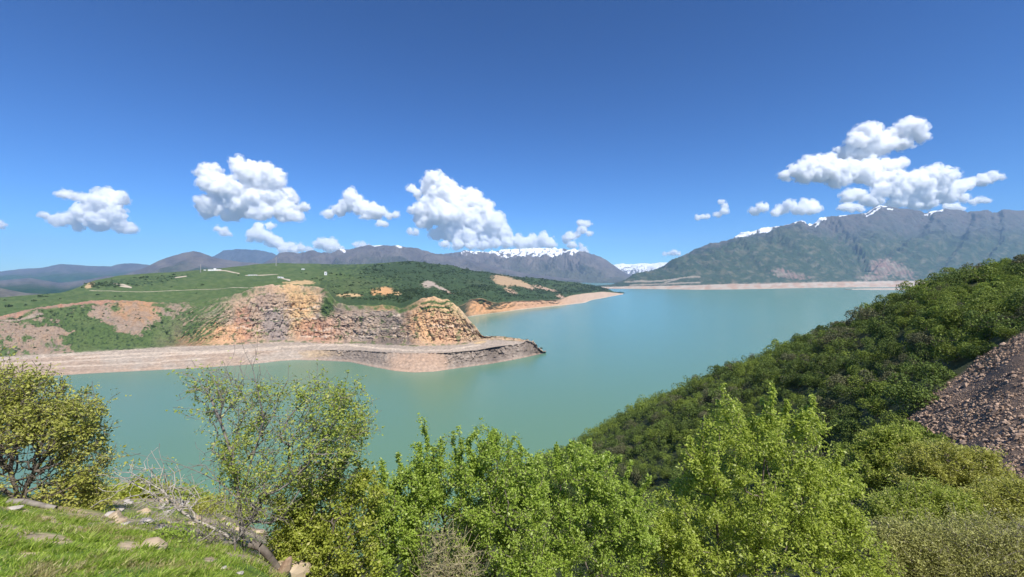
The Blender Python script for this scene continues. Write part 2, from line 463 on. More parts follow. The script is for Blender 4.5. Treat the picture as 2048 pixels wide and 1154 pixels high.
gm = np.maximum(gm, blob(px, py, 655, 612, 14, 26, rot=0.3, nz=0.4 * n2))
gm = np.maximum(gm, blob(px, py, 800, 604, 26, 14, nz=0.4 * n2))
ledges = (st - np.floor(st))
gm = np.maximum(gm, quarry * sm(0.22, 0.34, n2 + 0.25 * np.where(ledges < 0.25, 1, 0)) * 0.75)
for (ly) in (602, 608, 614, 620):
    gm = np.maximum(gm, line(px, py, [(842, ly + 3), (870, ly), (905, ly + 2)], 1.3, nz=0.6 * n3))
# red scar along the top of the left slope
scar = line(px, py, [(-300, 668), (0, 634), (60, 619), (110, 611), (170, 604), (230, 603), (300, 606)], 4.2, nz=3 * n2)
scar2 = line(px, py, [(-300, 660), (0, 641), (85, 628)], 2.2, nz=2 * n2)
gm = gm * (1 - scar) * (1 - scar2)
rock = mix(rock, RED * 1.25, scar * 0.6 * (px < 330)); rock = mix(rock, PALE * 0.85, scar2 * 0.6)
rock = mix(rock, ORANGE * C(0.95, 1.0, 1.15), blob(px, py, 270, 618, 48, 26, nz=0.4 * n2) * 0.7)
rock = mix(rock, YEL * 1.15, sm(0.35, 0.7, diag) * cone * 0.5); rock = mix(rock, DARK * 1.4, sm(0.25, 0.6, -diag + 0.3 * n2) * cone * 0.4)
for ly, x0_, x1_ in ((614, 520, 650), (636, 480, 640), (657, 470, 800), (673, 600, 840), (632, 660, 800), (651, 850, 950)):
    rock = mix(rock, PALE * 1.1, line(px, py, [(x0_, ly), ((x0_ + x1_) / 2, ly + 2), (x1_, ly - 1)], 1.1, nz=1.2 * n3 + 0.6 * n2) * 0.6)
rock = mix(rock, PINK, sm(620, 700, px) * (1 - sm(800, 840, px)) * sm(-0.1, 0.4, n4 + n2) * 0.45)
rock = mix(rock, GREY * 1.1, (1 - quarry) * sm(-0.2, 0.3, n2 - n1) * 0.5)
face = mix(rock * (0.92 + 0.28 * quarry)[..., None], grass, np.clip(gm, 0, 1))
# drawdown band: horizontal water marks
beach = mix(PALE * C(0.95, 0.97, 1.0), mix(PINK, PALE, 0.45), sm(-0.35, 0.35, n1 + 0.5 * (px < 200)))
beach = mix(beach, GREY * 1.35, sm(600, 700, px) * (1 - blob(px, py, 835, 728, 66, 32, soft=0.2, nz=0.2 * n2)) * 0.97)
beach = mix(beach, PINK * C(1.02, 1.0, 1.0), blob(px, py, 835, 730, 62, 30, soft=0.2, nz=0.2 * n2) * 0.7)
beach = mix(beach, YEL * 1.05, blob(px, py, 640, 708, 40, 7, nz=0.6 * n2) * 0.5)
beach = mix(beach, DARK * 1.3, blob(px, py, 985, 712, 13, 22, rot=-0.5, nz=0.3 * n2) * 0.8)
beach = mix(beach, DARK * 1.6, blob(px, py, 745, 716, 40, 8, rot=0.3, nz=0.8 * n3) * 0.45)
beach = mix(beach, DARK * 1.3, blob(px, py, 1066, 700, 20, 16, nz=0.4 * n3) * 0.8)
marks = np.sin(A.z * 4.2 + 0.6 * n2)
beach = beach * (1 + 0.07 * marks + 0.05 * np.sin(A.z * 1.7 + n2) + 0.14 * n3 + 0.08 * n2)[..., None]
beach = mix(beach, DARK * 1.7, sm(0.15, 0.55, gul2 + 0.6 * n2 + 0.5 * n3) * (0.25 + 0.4 * greyslope) * (1 - blob(px, py, 835, 730, 62, 30, nz=0.2 * n2)))
beach = mix(beach, DARK * 1.5, (1 - sm(0.15, 0.5, A.z)) * 0.5)
beach = mix(beach, PINK * 1.2, (1 - sm(0.8, 2.2, A.z)) * sm(0.3, 0.8, A.z) * 0.4)
bench = mix(GREY * 1.45, PALE, sm(-0.3, 0.3, fbm(px / 40, py / 3, 4, 81)) * 0.7)
for pts, w in (([(150, 716), (300, 706), (420, 703), (520, 697), (640, 690), (700, 690), (760, 697), (830, 701), (900, 700), (960, 690)], 1.6),
               ([(0, 728), (120, 724), (250, 716), (380, 708), (480, 703), (560, 697)], 1.5),
               ([(100, 735), (260, 728), (420, 716)], 1.2)):
    ln = line(px, py, pts, w, nz=0.6 * n3)
    beach = mix(beach, PALE * 1.25, ln * 0.7); bench = mix(bench, PALE * 1.25, ln * 0.8)
bench = mix(bench, YEL * 1.2, blob(px, py, 955, 683, 16, 4, nz=0.3 * n2) * 0.8)
bench = mix(bench, DARK, blob(px, py, 1000, 674, 14, 4, nz=0.3 * n2) * 0.8)
bench = bench * (1 + 0.22 * n3 + 0.15 * n2)[..., None]; bench = mix(bench, DARK * 1.7, sm(0.1, 0.45, n3 + 0.5 * n2 - 0.2 * (px < 500)) * 0.4)
cA = mix(beach, bench, sm(1.93, 2.07, t + 0.02 * n2))
cA = mix(cA, face, sm(2.97, 3.03, t + 0.03 * n2))
cA = mix(cA, grass, sm(4.0, 4.1, t) * (px < 835))
cA = np.clip(cA * (1 - 0.2 * sm(0.25, 0.6, fbm(px / 5, py / 2.2, 4, 109, 0.65)) * inface)[..., None], 0.01, 0.8)
tag(link("headland", A.mesh("headland", cA), m_ter), kind="structure")

# ================= B: grassy plateau behind, and its beach =================
sB = [(-500, 700), (600, 700), (800, 668), (870, 648), (925, 636), (945, 632), (1000, 625), (1050, 618), (1100, 613), (1140, 609), (1172, 605.5), (1182, 600), (1205, 596.5), (1247, 588.5), (1262, 586.5)]
bS = curve_y(sB, z=0.0)
bU = (bS[0], [d - 60 for d in bS[1]], [-25] * len(bS[0]))
# for bearings where the headland hides the shore, the front starts just behind its rim
def behind(xs, base, dd, zz):
    return base
rimx, rimd, rimz = np.array(cR[0]), np.array(cR[1]), np.array(cR[2])
def bfix(c, ddeep, dz, xlim=835):
    xs = np.array(sorted(set(list(np.linspace(-500, 1262, 240))))); d = np.interp(xs, c[0], c[1]); z = np.interp(xs, c[0], c[2])
    w = sm(xlim + 35, xlim - 5, xs)
    rd = np.interp(xs, rimx, rimd) + ddeep; rz = np.interp(xs, rimx, rimz) + dz
    return (xs, d * (1 - w) + rd * w, z * (1 - w) + rz * w)
bU2 = bfix(bU, 1, -6); bS2 = bfix(bS, 7, -1.5)
bt = [(-500, 640, 60), (600, 640, 60), (870, 612, 50), (910, 614, 50), (929, 611, 50), (940, 598, 58), (960, 597, 58), (975, 601, 50), (988, 607, 38), (1040, 602, 32), (1117, 600, 26), (1130, 595, 30), (1146, 590, 30), (1207, 583, 27), (1235, 586, 9), (1250, 587.5, -3), (1262, 587, -6)]
bT = curve_y([(a, b) for a, b, c in bt], z=[c for a, b, c in bt])
bT2 = bfix(bT, 40, 4, 830)
bm = [(-500, 630, 900), (0, 615, 880), (120, 600, 960), (200, 590, 1010), (330, 575, 1080), (400, 566, 1120), (470, 560, 1150), (540, 556, 1180), (600, 553, 1200), (651, 547, 1200), (700, 553, 1150), (730, 562, 1120), (761, 576, 1100),
      (800, 584, 1150), (850, 578, 1350), (900, 576, 1600), (960, 574, 1900), (1000, 572, 2050), (1040, 575, 2250), (1100, 584, 2650), (1160, 583, 2950), (1207, 580, 3150), (1235, 585.5, 3500), (1262, 587.5, 4000)]
bM = curve_y(bm)
bk = [(-500, 625, 950), (0, 598, 1000), (120, 588, 1080), (150, 580, 1150), (190, 562, 1320), (240, 551, 1400), (330, 546, 1480), (400, 541, 1550), (470, 534, 1700), (553, 527, 1850), (620, 528, 1950), (700, 530, 2050), (760, 527, 2150),
      (820, 523, 2250), (900, 531, 2400), (960, 543, 2600), (1020, 552, 2800), (1100, 561, 3050), (1160, 568, 3200), (1200, 575, 3350), (1222, 582, 3400), (1262, 588, 4050)]
bK = curve_y(bk)
bZ = (bK[0], [d + 500 for d in bK[1]], [z - 140 for z in bK[2]])
B = Sheet(-1100, 1258, 1.8, [bU2, bS2, bT2, bM, bK, bZ], [4, 34, 90, 90, 10], smooth_px=4)
t, px, py = B.T, B.px, B.py0
land = sm(2.0, 2.3, t)
B.z += land * (1 - sm(4.2, 5, t)) * (fbm(B.X / 170, B.d / 170, 5, 91) * 9 + fbm(B.X / 600, B.d / 600, 4, 92, ridged=True) * 10) * sm(1262, 1180, px) * (0.45 + 0.55 * sm(750, 950, px))
B.d += sm(1.05, 1.4, t) * (1 - sm(1.9, 2.0, t)) * sm(830, 900, px) * fbm(px / 14, t * 1.5, 5, 93, 0.6, ridged=True) * 22
B.z += sm(1.1, 1.4, t) * (1 - sm(1.9, 2.0, t)) * fbm(px / 10, t * 3, 4, 94) * 2.0
n1 = fbm(B.X / 260, B.d / 330, 5, 101); n2 = fbm(px / 16, py / 5, 5, 102); n3 = fbm(px / 6, py / 2.2, 4, 103, 0.6); n4 = fbm(px / 120, py / 14, 4, 104)
g = mix(GRASS, GRASS2, sm(-0.3, 0.4, n2)); 
dark = sm(-0.05, 0.25, n3 + 0.25 * n4 + 0.45 * sm(640, 760, px + (py - 545) * 3.5) - 0.35 * blob(px, py, 720, 570, 80, 26) + 0.3 * blob(px, py, 270, 565, 110, 9, rot=-0.12) - 0.3 * (px < 640))
g = mix(g, SCRUB * 1.15, dark * 0.9)
g = mix(g, C(0.085, 0.10, 0.045), sm(0.1, 0.5, n1) * 0.35)
bare = np.zeros_like(px)
for b in ((1008, 563, 24, 10, 0.25), (1040, 570, 30, 6, 0.30), (1090, 579, 28, 3, 0.25), (858, 572, 13, 7, 0.0), (880, 580, 30, 3, 0.42), (770, 584, 16, 7, 0), (748, 586, 6, 6, 0), (795, 590, 8, 3, 0),
          (180, 573, 9, 5, -0.4), (1020, 583, 12, 4, 0.4), (1120, 594, 8, 3, 0.2), (700, 592, 26, 2.5, 0), (600, 566, 30, 3, 0)):
    bare = np.maximum(bare, blob(px, py, b[0], b[1], b[2], b[3], b[4], nz=0.6 * n3 + 0.3 * n2, soft=0.25))
bcol = mix(YEL * 0.95, PINK, sm(840, 860, px)); bcol = mix(bcol, GREY * 1.6, blob(px, py, 865, 575, 40, 16) * 0.9)
bcol = mix(bcol, ORANGE * 1.2, blob(px, py, 765, 585, 30, 12) * 0.8)
bcol = mix(bcol, YEL * 0.85, blob(px, py, 1020, 565, 50, 16) * 0.6)
g = mix(g, bcol, bare)
for pts, w in (([(228, 570), (245, 571), (262, 576), (240, 574)], 1.1), ([(180, 583), (300, 583), (420, 580), (520, 574)], 0.25), ([(492, 551), (520, 552), (555, 550)], 1.0), ([(430, 541), (450, 542), (478, 547)], 0.7),
               ([(556, 555), (570, 560), (580, 562)], 0.9), ([(350, 556), (372, 553)], 0.9)):
    g = mix(g, PALE * 1.15, line(px, py, pts, w))
bch = mix(PINK * C(1.12, 0.98, 0.85), ORANGE * 1.15, blob(px, py, 975, 615, 60, 16, nz=0.4 * n2) * 0.55)
bch = mix(bch, PALE * 1.08, sm(1080, 1180, px) * 0.6)
bch = bch * (1 + 0.12 * fbm(px / 9, t * 1.4, 4, 107) + 0.05 * np.sin(B.z * 3))[..., None]
bch = mix(bch, PALE * 1.2, (1 - sm(1.0, 3.0, B.z)) * 0.5)
cB_ = mix(bch, g, np.maximum(sm(1.93, 2.05, t + 0.06 * n2), (px < 845) * 1.0))
cB_ = mix(cB_, SCRUB * 1.3, blob(px, py, 962, 603, 7, 5, nz=0.3 * n3) * 0.9)
cB_ = np.clip(cB_, 0.01, 0.8)
tag(link("plateau", B.mesh("plateau", cB_), m_hill), kind="structure")

# ================= far ranges =================
def mountain(name, x0, x1, step, crest, d0, d1, z0, rows, seed, colour, gully=1.0, relief=0.30, back=1200, gx=34, extra=None):
    """crest: (px,py); foot at distance d0 height z0; crest at distance d1"""
    xs = [p[0] for p in crest]
    cc = curve_y([(p[0], p[1]) for p in crest], d=d1)
    foot = (xs, [d0] * len(xs), [z0] * len(xs))
    bk = (xs, [d1 + back] * len(xs), [max(-40, z - 400) for z in cc[2]])
    S = Sheet(x0, x1, step, [foot, cc, bk], [rows, 12], smooth_px=2)
    t = S.T; u = np.clip(t, 0, 1)
    H = (S.Z[1] - S.Z[0])[None, :]
    Xw = S.X
    L = (d1 - d0)
    S.z = S.Z[0][None, :] + H * (0.55 * u + 0.45 * u ** 2) * (t <= 1) + (t > 1) * (S.z - S.Z[0][None, :])
    w = fbm(Xw / (L * 0.5), S.d / (L * 0.5), 3, seed + 9) * L * 0.16
    gz = L * gx / 100.0
    r1 = fbm((Xw + w) / gz, (S.d + w) / (gz * 2.2), 7, seed, 0.56, ridged=True)
    bump_ = (np.sin(np.pi * np.clip(u, 0, 1)) ** 0.7 * 0.9 + 0.1)
    S.z += H * relief * bump_ * (r1 - 0.15) * gully * (t <= 1.001)
    S.z += (t <= 1.001) * H * 0.035 * fbm(Xw / (gz * 0.25), S.d / (gz * 0.25), 4, seed + 3)
    cols = colour(S, r1, u)
    tag(link(name, S.mesh(name, np.clip(cols, 0.01, 0.9)), m_mtn), kind="structure")
    return S

SNOW = C(0.86, 0.88, 0.90); MROCK = C(0.105, 0.09, 0.08); MROCK2 = C(0.155, 0.13, 0.105); MGREEN = C(0.038, 0.058, 0.028)
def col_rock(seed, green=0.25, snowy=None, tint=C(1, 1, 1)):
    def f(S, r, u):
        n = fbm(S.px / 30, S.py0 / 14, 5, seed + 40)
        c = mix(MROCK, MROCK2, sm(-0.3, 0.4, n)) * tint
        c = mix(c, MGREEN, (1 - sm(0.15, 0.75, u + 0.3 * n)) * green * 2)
        c = mix(c, MGREEN * 1.2, sm(0.1, 0.5, -r + n * 0.5) * 0.35)
        if snowy is not None:
            s = snowy(S, r, u, n)
            c = mix(c, SNOW, s)
        return c
    return f

# far snowy range in the gap
mountain("mountain_range", 1180, 1400, 0.8, [(1180, 545), (1225, 530), (1245, 527), (1262, 529), (1285, 526.5), (1300, 528), (1322, 525), (1345, 526), (1400, 522)], 15000, 17000, 80, 60, 201,
         col_rock(201, 0.0, lambda S, r, u, n: sm(0.42, 0.7, 0.75 * u + 0.5 * r + 0.9 * fbm(S.px / 5, S.py0 / 2.5, 4, 778, 0.6)) * 0.85), relief=0.35)
# blue hill far behind on the left, haze and cloud shade in its tint
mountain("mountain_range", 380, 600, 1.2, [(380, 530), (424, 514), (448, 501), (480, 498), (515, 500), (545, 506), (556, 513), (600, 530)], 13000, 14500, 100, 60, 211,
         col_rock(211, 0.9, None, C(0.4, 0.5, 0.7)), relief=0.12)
# snowy range in the middle
hcrest = [(850, 520), (880, 511), (910, 505), (930, 502), (965, 505), (985, 503), (1010, 500), (1035, 499), (1060, 497), (1090, 498), (1120, 497), (1150, 500), (1172, 505), (1195, 513), (1212, 520), (1228, 531), (1242, 541), (1256, 549), (1275, 556)]
def snowH(S, r, u, n):
    zone = blob(S.px, S.py0, 1060, 500, 110, 14) + blob(S.px, S.py0, 940, 508, 22, 7) * 0.4
    return sm(0.42, 0.56, np.minimum(zone, 1.0) * (0.53 + 0.9 * (r - 0.25) + 1.4 * fbm(S.px / 9, S.py0 / 3.2, 4, 777, 0.6)))
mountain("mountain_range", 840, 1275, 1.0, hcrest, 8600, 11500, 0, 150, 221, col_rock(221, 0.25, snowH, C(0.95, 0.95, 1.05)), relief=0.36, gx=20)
# brown range left of it
fcrest = [(520, 530), (545, 518), (560, 505), (575, 504), (595, 508), (612, 505), (625, 502), (645, 507), (662, 506), (680, 500), (700, 499), (722, 494), (745, 491), (775, 493), (800, 493), (830, 497), (850, 501), (872, 508), (900, 512), (940, 520), (985, 532), (1040, 545), (1100, 553), (1160, 560)]
def snowF(S, r, u, n):
    s = line(S.px, S.py0, [(745, 491.5), (770, 493), (788, 493), (803, 495)], 2.2, nz=1.5 * n + 1.0) + line(S.px, S.py0, [(678, 500), (690, 502)], 1.5, nz=0.5)
    return np.clip(s, 0, 1)
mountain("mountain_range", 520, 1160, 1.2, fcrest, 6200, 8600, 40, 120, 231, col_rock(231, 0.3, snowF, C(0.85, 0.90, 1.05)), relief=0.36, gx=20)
# lone brown peak
mountain("mountain_range", 180, 720, 1.4, [(180, 566), (240, 552), (290, 535), (320, 521), (345, 512), (368, 505), (386, 502), (405, 506), (425, 514), (450, 520), (480, 524), (530, 528), (600, 534), (720, 545)], 4600, 7600, 60, 100, 241,
         col_rock(241, 0.5, None, C(0.88, 0.90, 1.0)), relief=0.2)
# blue ranges and valley on the left, haze and cloud shade in their tints
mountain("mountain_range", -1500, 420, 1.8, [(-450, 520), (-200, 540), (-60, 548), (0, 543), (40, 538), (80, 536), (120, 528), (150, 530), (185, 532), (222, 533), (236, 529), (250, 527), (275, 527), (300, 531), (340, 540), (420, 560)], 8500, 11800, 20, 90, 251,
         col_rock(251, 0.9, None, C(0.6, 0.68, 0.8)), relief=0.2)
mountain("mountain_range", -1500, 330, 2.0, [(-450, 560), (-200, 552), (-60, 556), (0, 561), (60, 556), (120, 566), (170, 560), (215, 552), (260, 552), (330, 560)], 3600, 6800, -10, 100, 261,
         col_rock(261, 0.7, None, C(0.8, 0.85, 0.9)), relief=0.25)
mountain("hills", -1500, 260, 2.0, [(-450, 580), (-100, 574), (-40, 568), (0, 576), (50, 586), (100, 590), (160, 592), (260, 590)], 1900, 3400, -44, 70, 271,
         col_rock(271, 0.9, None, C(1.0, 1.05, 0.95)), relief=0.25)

# ================= C: big mountain on the right shore =================
sC = [(1190, 577), (1240, 577.5), (1300, 578), (1400, 579.5), (1450, 579), (1520, 578), (1600, 576), (1700, 574.5), (1800, 574), (2500, 572)]
kS = curve_y(sC, z=0.0); kU = (kS[0], [d - 200 for d in kS[1]], [-30] * len(kS[0]))
tC = [(1190, 573.5, 5100), (1240, 573, 5300), (1300, 572, 5400), (1400, 570, 5500), (1450, 568, 5550), (1520, 567, 5700), (1600, 565, 5800), (1700, 563, 5900), (1800, 561.5, 6000), (2500, 560, 6100)]
kT = curve_y(tC)
pC = [(1190, 571, 5800), (1225, 570, 5900), (1250, 562, 6000), (1300, 546, 6400), (1340, 533, 6600), (1366, 524, 6700), (1410, 511, 6800), (1465, 494, 6900), (1510, 482, 6900), (1560, 465, 6900), (1604, 457, 6900), (1640, 462, 6900), (1670, 486, 6800),
      (1700, 496, 6800), (1750, 480, 7100), (1800, 486, 7200), (1860, 470, 7300), (1920, 476, 7200), (1990, 462, 7300), (2060, 478, 7200), (2500, 480, 7200)]
kP = curve_y(pC)
kV = (kP[0], [d + 260 for d in kP[1]], [z - (70 if x < 1710 else -15) for x, z in zip(kP[0], kP[2])])
cC = [(1190, 575), (1250, 565), (1300, 549), (1340, 528), (1366, 517), (1395, 501), (1415, 493), (1435, 489), (1455, 487), (1470, 476), (1490, 468), (1520, 461), (1545, 457), (1565, 455), (1590, 446), (1615, 440), (1640, 433), (1655, 435), (1675, 434), (1700, 430), (1720, 430), (1735, 425), (1748, 416), (1760, 412), (1778, 413),
      (1800, 418), (1830, 422), (1855, 424), (1872, 421), (1890, 417), (1915, 421), (1950, 424), (1980, 421), (2010, 419), (2048, 423), (2120, 428), (2300, 440), (2500, 450)]
kC = curve_y(cC, d=8300)
kC2 = (kC[0], [9600] * len(kC[0]), [max(-30, z - 500) for z in kC[2]])
M = Sheet(1190, 2480, 1.5, [kU, kS, kT, kP, kV, kC, kC2], [3, 12, 110, 8, 90, 10], smooth_px=2.2)
t, px, py = M.T, M.px, M.py0
up = sm(2.0, 2.5, t) * (1 - sm(4.98, 5.4, t)) * sm(1190, 1330, px)
w = fbm(M.X / 1500, M.d / 1500, 3, 301) * 320
r1 = fbm((M.X + w) / 620, (M.d + w) / 1300, 7, 303, 0.56, ridged=True)
crestdamp = 1 - 0.75 * np.exp(-((t - 5) / 0.12) ** 2)
M.z += up * (r1 - 0.1) * 125 * crestdamp * (0.35 + 0.65 * sm(2.2, 3.0, t)) + up * fbm(M.X / 160, M.d / 160, 5, 305, 0.6, ridged=True) * 26 * crestdamp
n1 = fbm(px / 60, py / 24, 5, 311); n2 = fbm(px / 18, py / 8, 5, 312); n3 = fbm(px / 7, py / 4, 4, 313)
hgt = M.z
for pts, w_, dep in (([(1628, 452), (1665, 470), (1695, 500), (1712, 530), (1722, 552)], 15, 230), ([(1850, 440), (1820, 470), (1770, 500), (1735, 530)], 11, 130), ([(1480, 505), (1500, 530), (1530, 552)], 9, 80), ([(1930, 440), (1910, 480), (1880, 520)], 12, 120), ([(1560, 490), (1600, 520), (1640, 548)], 8, 80), ([(1990, 430), (1990, 480), (1960, 520)], 10, 100)):
    M.z -= 0.6 * dep * line(px, py, pts, w_ * 1.3, nz=6 * n3) * (t > 2.2)
c = mix(MGREEN * 0.95, C(0.095, 0.095, 0.055), sm(-0.1, 0.5, n2)); c = mix(c, C(0.03, 0.055, 0.022), sm(0.0, 0.35, n3 - 0.2 * r1) * 0.7)
c = mix(c, MROCK * C(0.85, 0.95, 1.1), sm(620, 1080, hgt + 260 * n1) * 0.7)
st_ = fbm((px + 2.2 * py) / 26, (py - 0.3 * px) / 5, 4, 315)
c = mix(c, C(0.17, 0.15, 0.11), sm(0.22, 0.42, st_) * 0.5 * (1 - sm(700, 1000, hgt)))
REDR = C(0.24, 0.15, 0.12)
for b in ((1560, 546, 14, 6, 0.1), (1583, 551, 32, 6, 0.12), (1762, 533, 24, 20, 0.25), (1790, 540, 36, 11, 0.3), (1745, 556, 30, 5, 0)):
    mk = blob(px, py, b[0], b[1], b[2], b[3], b[4], nz=0.9 * n3 + 0.4 * fbm((px - py) / 6, (px + py) / 16, 3, 318), soft=0.3)
    c = mix(c, mix(REDR, PALE * 0.55, sm(-0.1, 0.3, n2)), mk * (0.35 + 0.55 * sm(-0.2, 0.2, fbm((px * 1.4 - py) / 5, (px + py) / 30, 4, 319))))
for pts in ([(1250, 566), (1300, 565), (1350, 560)], [(1330, 566), (1370, 556), (1400, 556)], [(1260, 571), (1330, 568), (1400, 565)]):
    c = mix(c, PALE * 0.8, line(px, py, pts, 1.1, nz=0.8 * n3) * 0.7)
rk = sm(4.2, 4.9, t + 0.5 * n2)
c = mix(c, MROCK * C(1.05, 1, 1.0), rk * 0.7)
snow = np.zeros_like(px)
snow = np.maximum(snow, sm(0.32, 0.55, blob(px, py, 1512, 465, 52, 9, -0.28, soft=0.6) * (0.78 + 1.5 * n3 + 0.9 * (r1 - 0.25))))
for pts, w_ in (([(1725, 436), (1745, 423), (1760, 414), (1772, 412)], 2.0), ([(1733, 440), (1750, 429), (1765, 420)], 1.2), ([(1680, 434), (1692, 430)], 2.2), ([(1618, 441), (1640, 434), (1650, 437)], 2.4), ([(1632, 447), (1638, 440)], 1.6),
                ([(1862, 430), (1885, 420)], 1.5), ([(1850, 428), (1872, 422)], 1.4), ([(1590, 448), (1612, 442)], 1.5), ([(1425, 491), (1440, 488)], 1.6), ([(1465, 482), (1475, 474)], 1.4), ([(1555, 458), (1580, 452)], 1.4), ([(1775, 418), (1785, 420)], 0.9)):
    snow = np.maximum(snow, line(px, py, pts, w_ * 1.0, nz=1.8 * n3))
c = mix(c, SNOW, snow * (t > 4) * (t < 5.3) )
bchC = mix(PALE * 1.05, PINK * 1.1, sm(-0.2, 0.3, n2)) * (1 + 0.1 * fbm(px / 10, py / 0.8, 3, 320))[..., None]
c = mix(bchC, c, sm(1.93, 2.03, t + 0.05 * n3))
M.z += sm(1.3, 2, t) * (1 - sm(2.0, 2.4, t)) * fbm(px / 25, t * 2, 4, 321) * 8
tag(link("mountain", M.mesh("mountain", np.clip(c, 0.01, 0.9)), m_mtn), kind="structure")
# sand spit off the right shore
S_ = Sheet(1690, 2300, 2, [curve_y([(1690, 579.2), (1760, 580.5), (1850, 581), (2300, 583)], z=-1.0), curve_y([(1690, 578.6), (1760, 578), (1850, 578), (2300, 579)], z=4.0), curve_y([(1690, 577.8), (1760, 576), (1850, 575), (2300, 575)], z=-1.0)], [5, 5])
tag(link("sandbank", S_.mesh("sandbank", np.broadcast_to(PALE * 1.1, S_.d.shape + (3,)).copy()), m_mtn), kind="structure")
# ------------------------------------------------------------------ clouds: billowed bodies of dense vapour, far beyond the haze
CLOUD_MODE = 'VOL'
def mat_cloud(dens):
    m, n, l = new_mat("cloud_vapour")
    out = N(n, "ShaderNodeOutputMaterial")
    v = N(n, "ShaderNodeVolumePrincipled")
    v.inputs["Color"].default_value = (0.992, 0.992, 0.992, 1)
    v.inputs["Density"].default_value = dens
    v.inputs["Anisotropy"].default_value = 0.0
    l.new(v.outputs[0], out.inputs["Volume"])
    return m
m_cloud = mat_cloud(0.014)
m_wisp = mat_cloud(0.0009)
def wispy(m, dens):
    """vapour that thins out in shreds"""
    n, l = m.node_tree.nodes, m.node_tree.links
    v = [x for x in n if x.bl_idname == "ShaderNodeVolumePrincipled"][0]
    g = N(n, "ShaderNodeNewGeometry")
    t = N(n, "ShaderNodeTexNoise"); t.inputs["Scale"].default_value = 1 / 420.0; t.inputs["Detail"].default_value = 5; t.inputs["Roughness"].default_value = 0.62
    l.new(g.outputs["Position"], t.inputs["Vector"])
    r = N(n, "ShaderNodeMapRange"); r.inputs["From Min"].default_value = 0.49; r.inputs["From Max"].default_value = 0.66; r.inputs["To Max"].default_value = dens
    l.new(t.outputs["Fac"], r.inputs["Value"]); l.new(r.outputs[0], v.inputs["Density"])
wispy(m_wisp, 0.008)

def ico(sub):
    import bmesh
    bm = bmesh.new(); bmesh.ops.create_icosphere(bm, subdivisions=sub, radius=1.0)
    bm.verts.ensure_lookup_table()
    V = np.array([v.co[:] for v in bm.verts]); Fc = np.array([[v.index for v in f.verts] for f in bm.faces]); bm.free()
    return V, Fc
ICO2 = ico(2); ICO3 = ico(3); ICO1 = ico(1)

def cloud(label, D, puffs, seed, base=None, vox=1.25, fine=1.0):
    """puffs: (px, py, r) in photo pixels; base: row of the flat underside"""
    r_ = np.random.default_rng(seed)
    k = D / F
    cx = np.mean([p[0] for p in puffs]); cy = np.mean([p[1] for p in puffs])
    org = P(cx, D, cy)
    S = []
    for (x, y, r) in puffs:
        c = P(x, D, y) - org; c[1] += r_.normal() * r * k * 0.35
        R = r * k
        S.append((c, R * 0.86))
        n1 = int(9 + 7 * fine)
        for j in range(n1):
            d = r_.normal(size=3); d[2] = abs(d[2]) * 0.9 - 0.25; d /= np.linalg.norm(d)
            R2 = R * r_.uniform(0.28, 0.5)
            c2 = c + d * (R * 0.98 - R2 * 0.55)
            S.append((c2, R2))
            if R2 / k > 3.5:
                for q in range(5):
                    d2 = r_.normal(size=3); d2 = d2 / np.linalg.norm(d2) + d * 0.8; d2 /= np.linalg.norm(d2)
                    R3 = R2 * r_.uniform(0.3, 0.5)
                    S.append((c2 + d2 * (R2 * 0.95), R3))
    V0, F0 = ICO2
    Vs = []; Fs = []; o = 0
    for c, R in S:
        Vs.append(V0 * R + c); Fs.append(F0 + o); o += len(V0)
    me = mesh_from("cloud_src", np.concatenate(Vs), np.concatenate(Fs))
    tmp = bpy.data.objects.new("cloud_src", me); col.objects.link(tmp)
    md = tmp.modifiers.new("r", 'REMESH'); md.mode = 'VOXEL'; md.voxel_size = vox * k; md.adaptivity = 0
    dg = bpy.context.evaluated_depsgraph_get()
    ev = tmp.evaluated_get(dg); m2 = ev.to_mesh()
    nv = len(m2.vertices); co = np.empty(nv * 3, dtype=np.float32); m2.vertices.foreach_get("co", co); co = co.reshape(-1, 3).astype(float)
    nr = np.empty(nv * 3, dtype=np.float32); m2.vertices.foreach_get("normal", nr); nr = nr.reshape(-1, 3)
    ev.to_mesh_clear()
    me2 = bpy.data.meshes.new_from_object(ev)
    bpy.data.objects.remove(tmp); bpy.data.meshes.remove(me)
    q = co / k
    disp = 3.4 * fbm3(q / 9 + seed, 3, seed) + 3.2 * fbm3(q / 3.8 + seed, 3, seed + 5, 0.6)
    co2 = co + nr * (disp * k * fine)[:, None]
    if base is not None:
        zb = (P(cx, D, base) - org)[2]
        low = co2[:, 2] < zb + 6 * k
        bz = zb + 2.0 * k * fbm3(q / 14 + 3.3, 2, seed + 9)
        co2[:, 2] = np.where(low, np.maximum(co2[:, 2], bz + 0.18 * (co2[:, 2] - bz)), co2[:, 2])
    me2.vertices.foreach_set("co", co2.astype(np.float32).ravel()); me2.update()
    me2.name = "cloud"
    me2.materials.clear(); me2.materials.append(m_cloud)
    me2.polygons.foreach_set("use_smooth", np.ones(len(me2.polygons), dtype=bool))
    ob = link("cloud", me2, None, loc=org)
    # thin torn vapour round the dense body
    me3 = me2.copy(); me3.name = "cloud_fringe"; me3.materials.clear(); me3.materials.append(m_wisp)
    d3 = 4.5 + 5.5 * fbm3(q / 7 + seed + 9, 4, seed + 21, 0.6)
    sg = np.array([1.0, 1.0, 0.8])
    co3 = co2 + nr * sg * (d3 * k * (0.55 + 0.45 * fine) * (0.7 if vox < 1.25 else 1.0))[:, None]
    me3.vertices.foreach_set("co", co3.astype(np.float32).ravel()); me3.update()
    link("vapour", me3, None, ob)
    tag(ob, label, "cloud", "cumulus clouds over the mountains")
    return ob

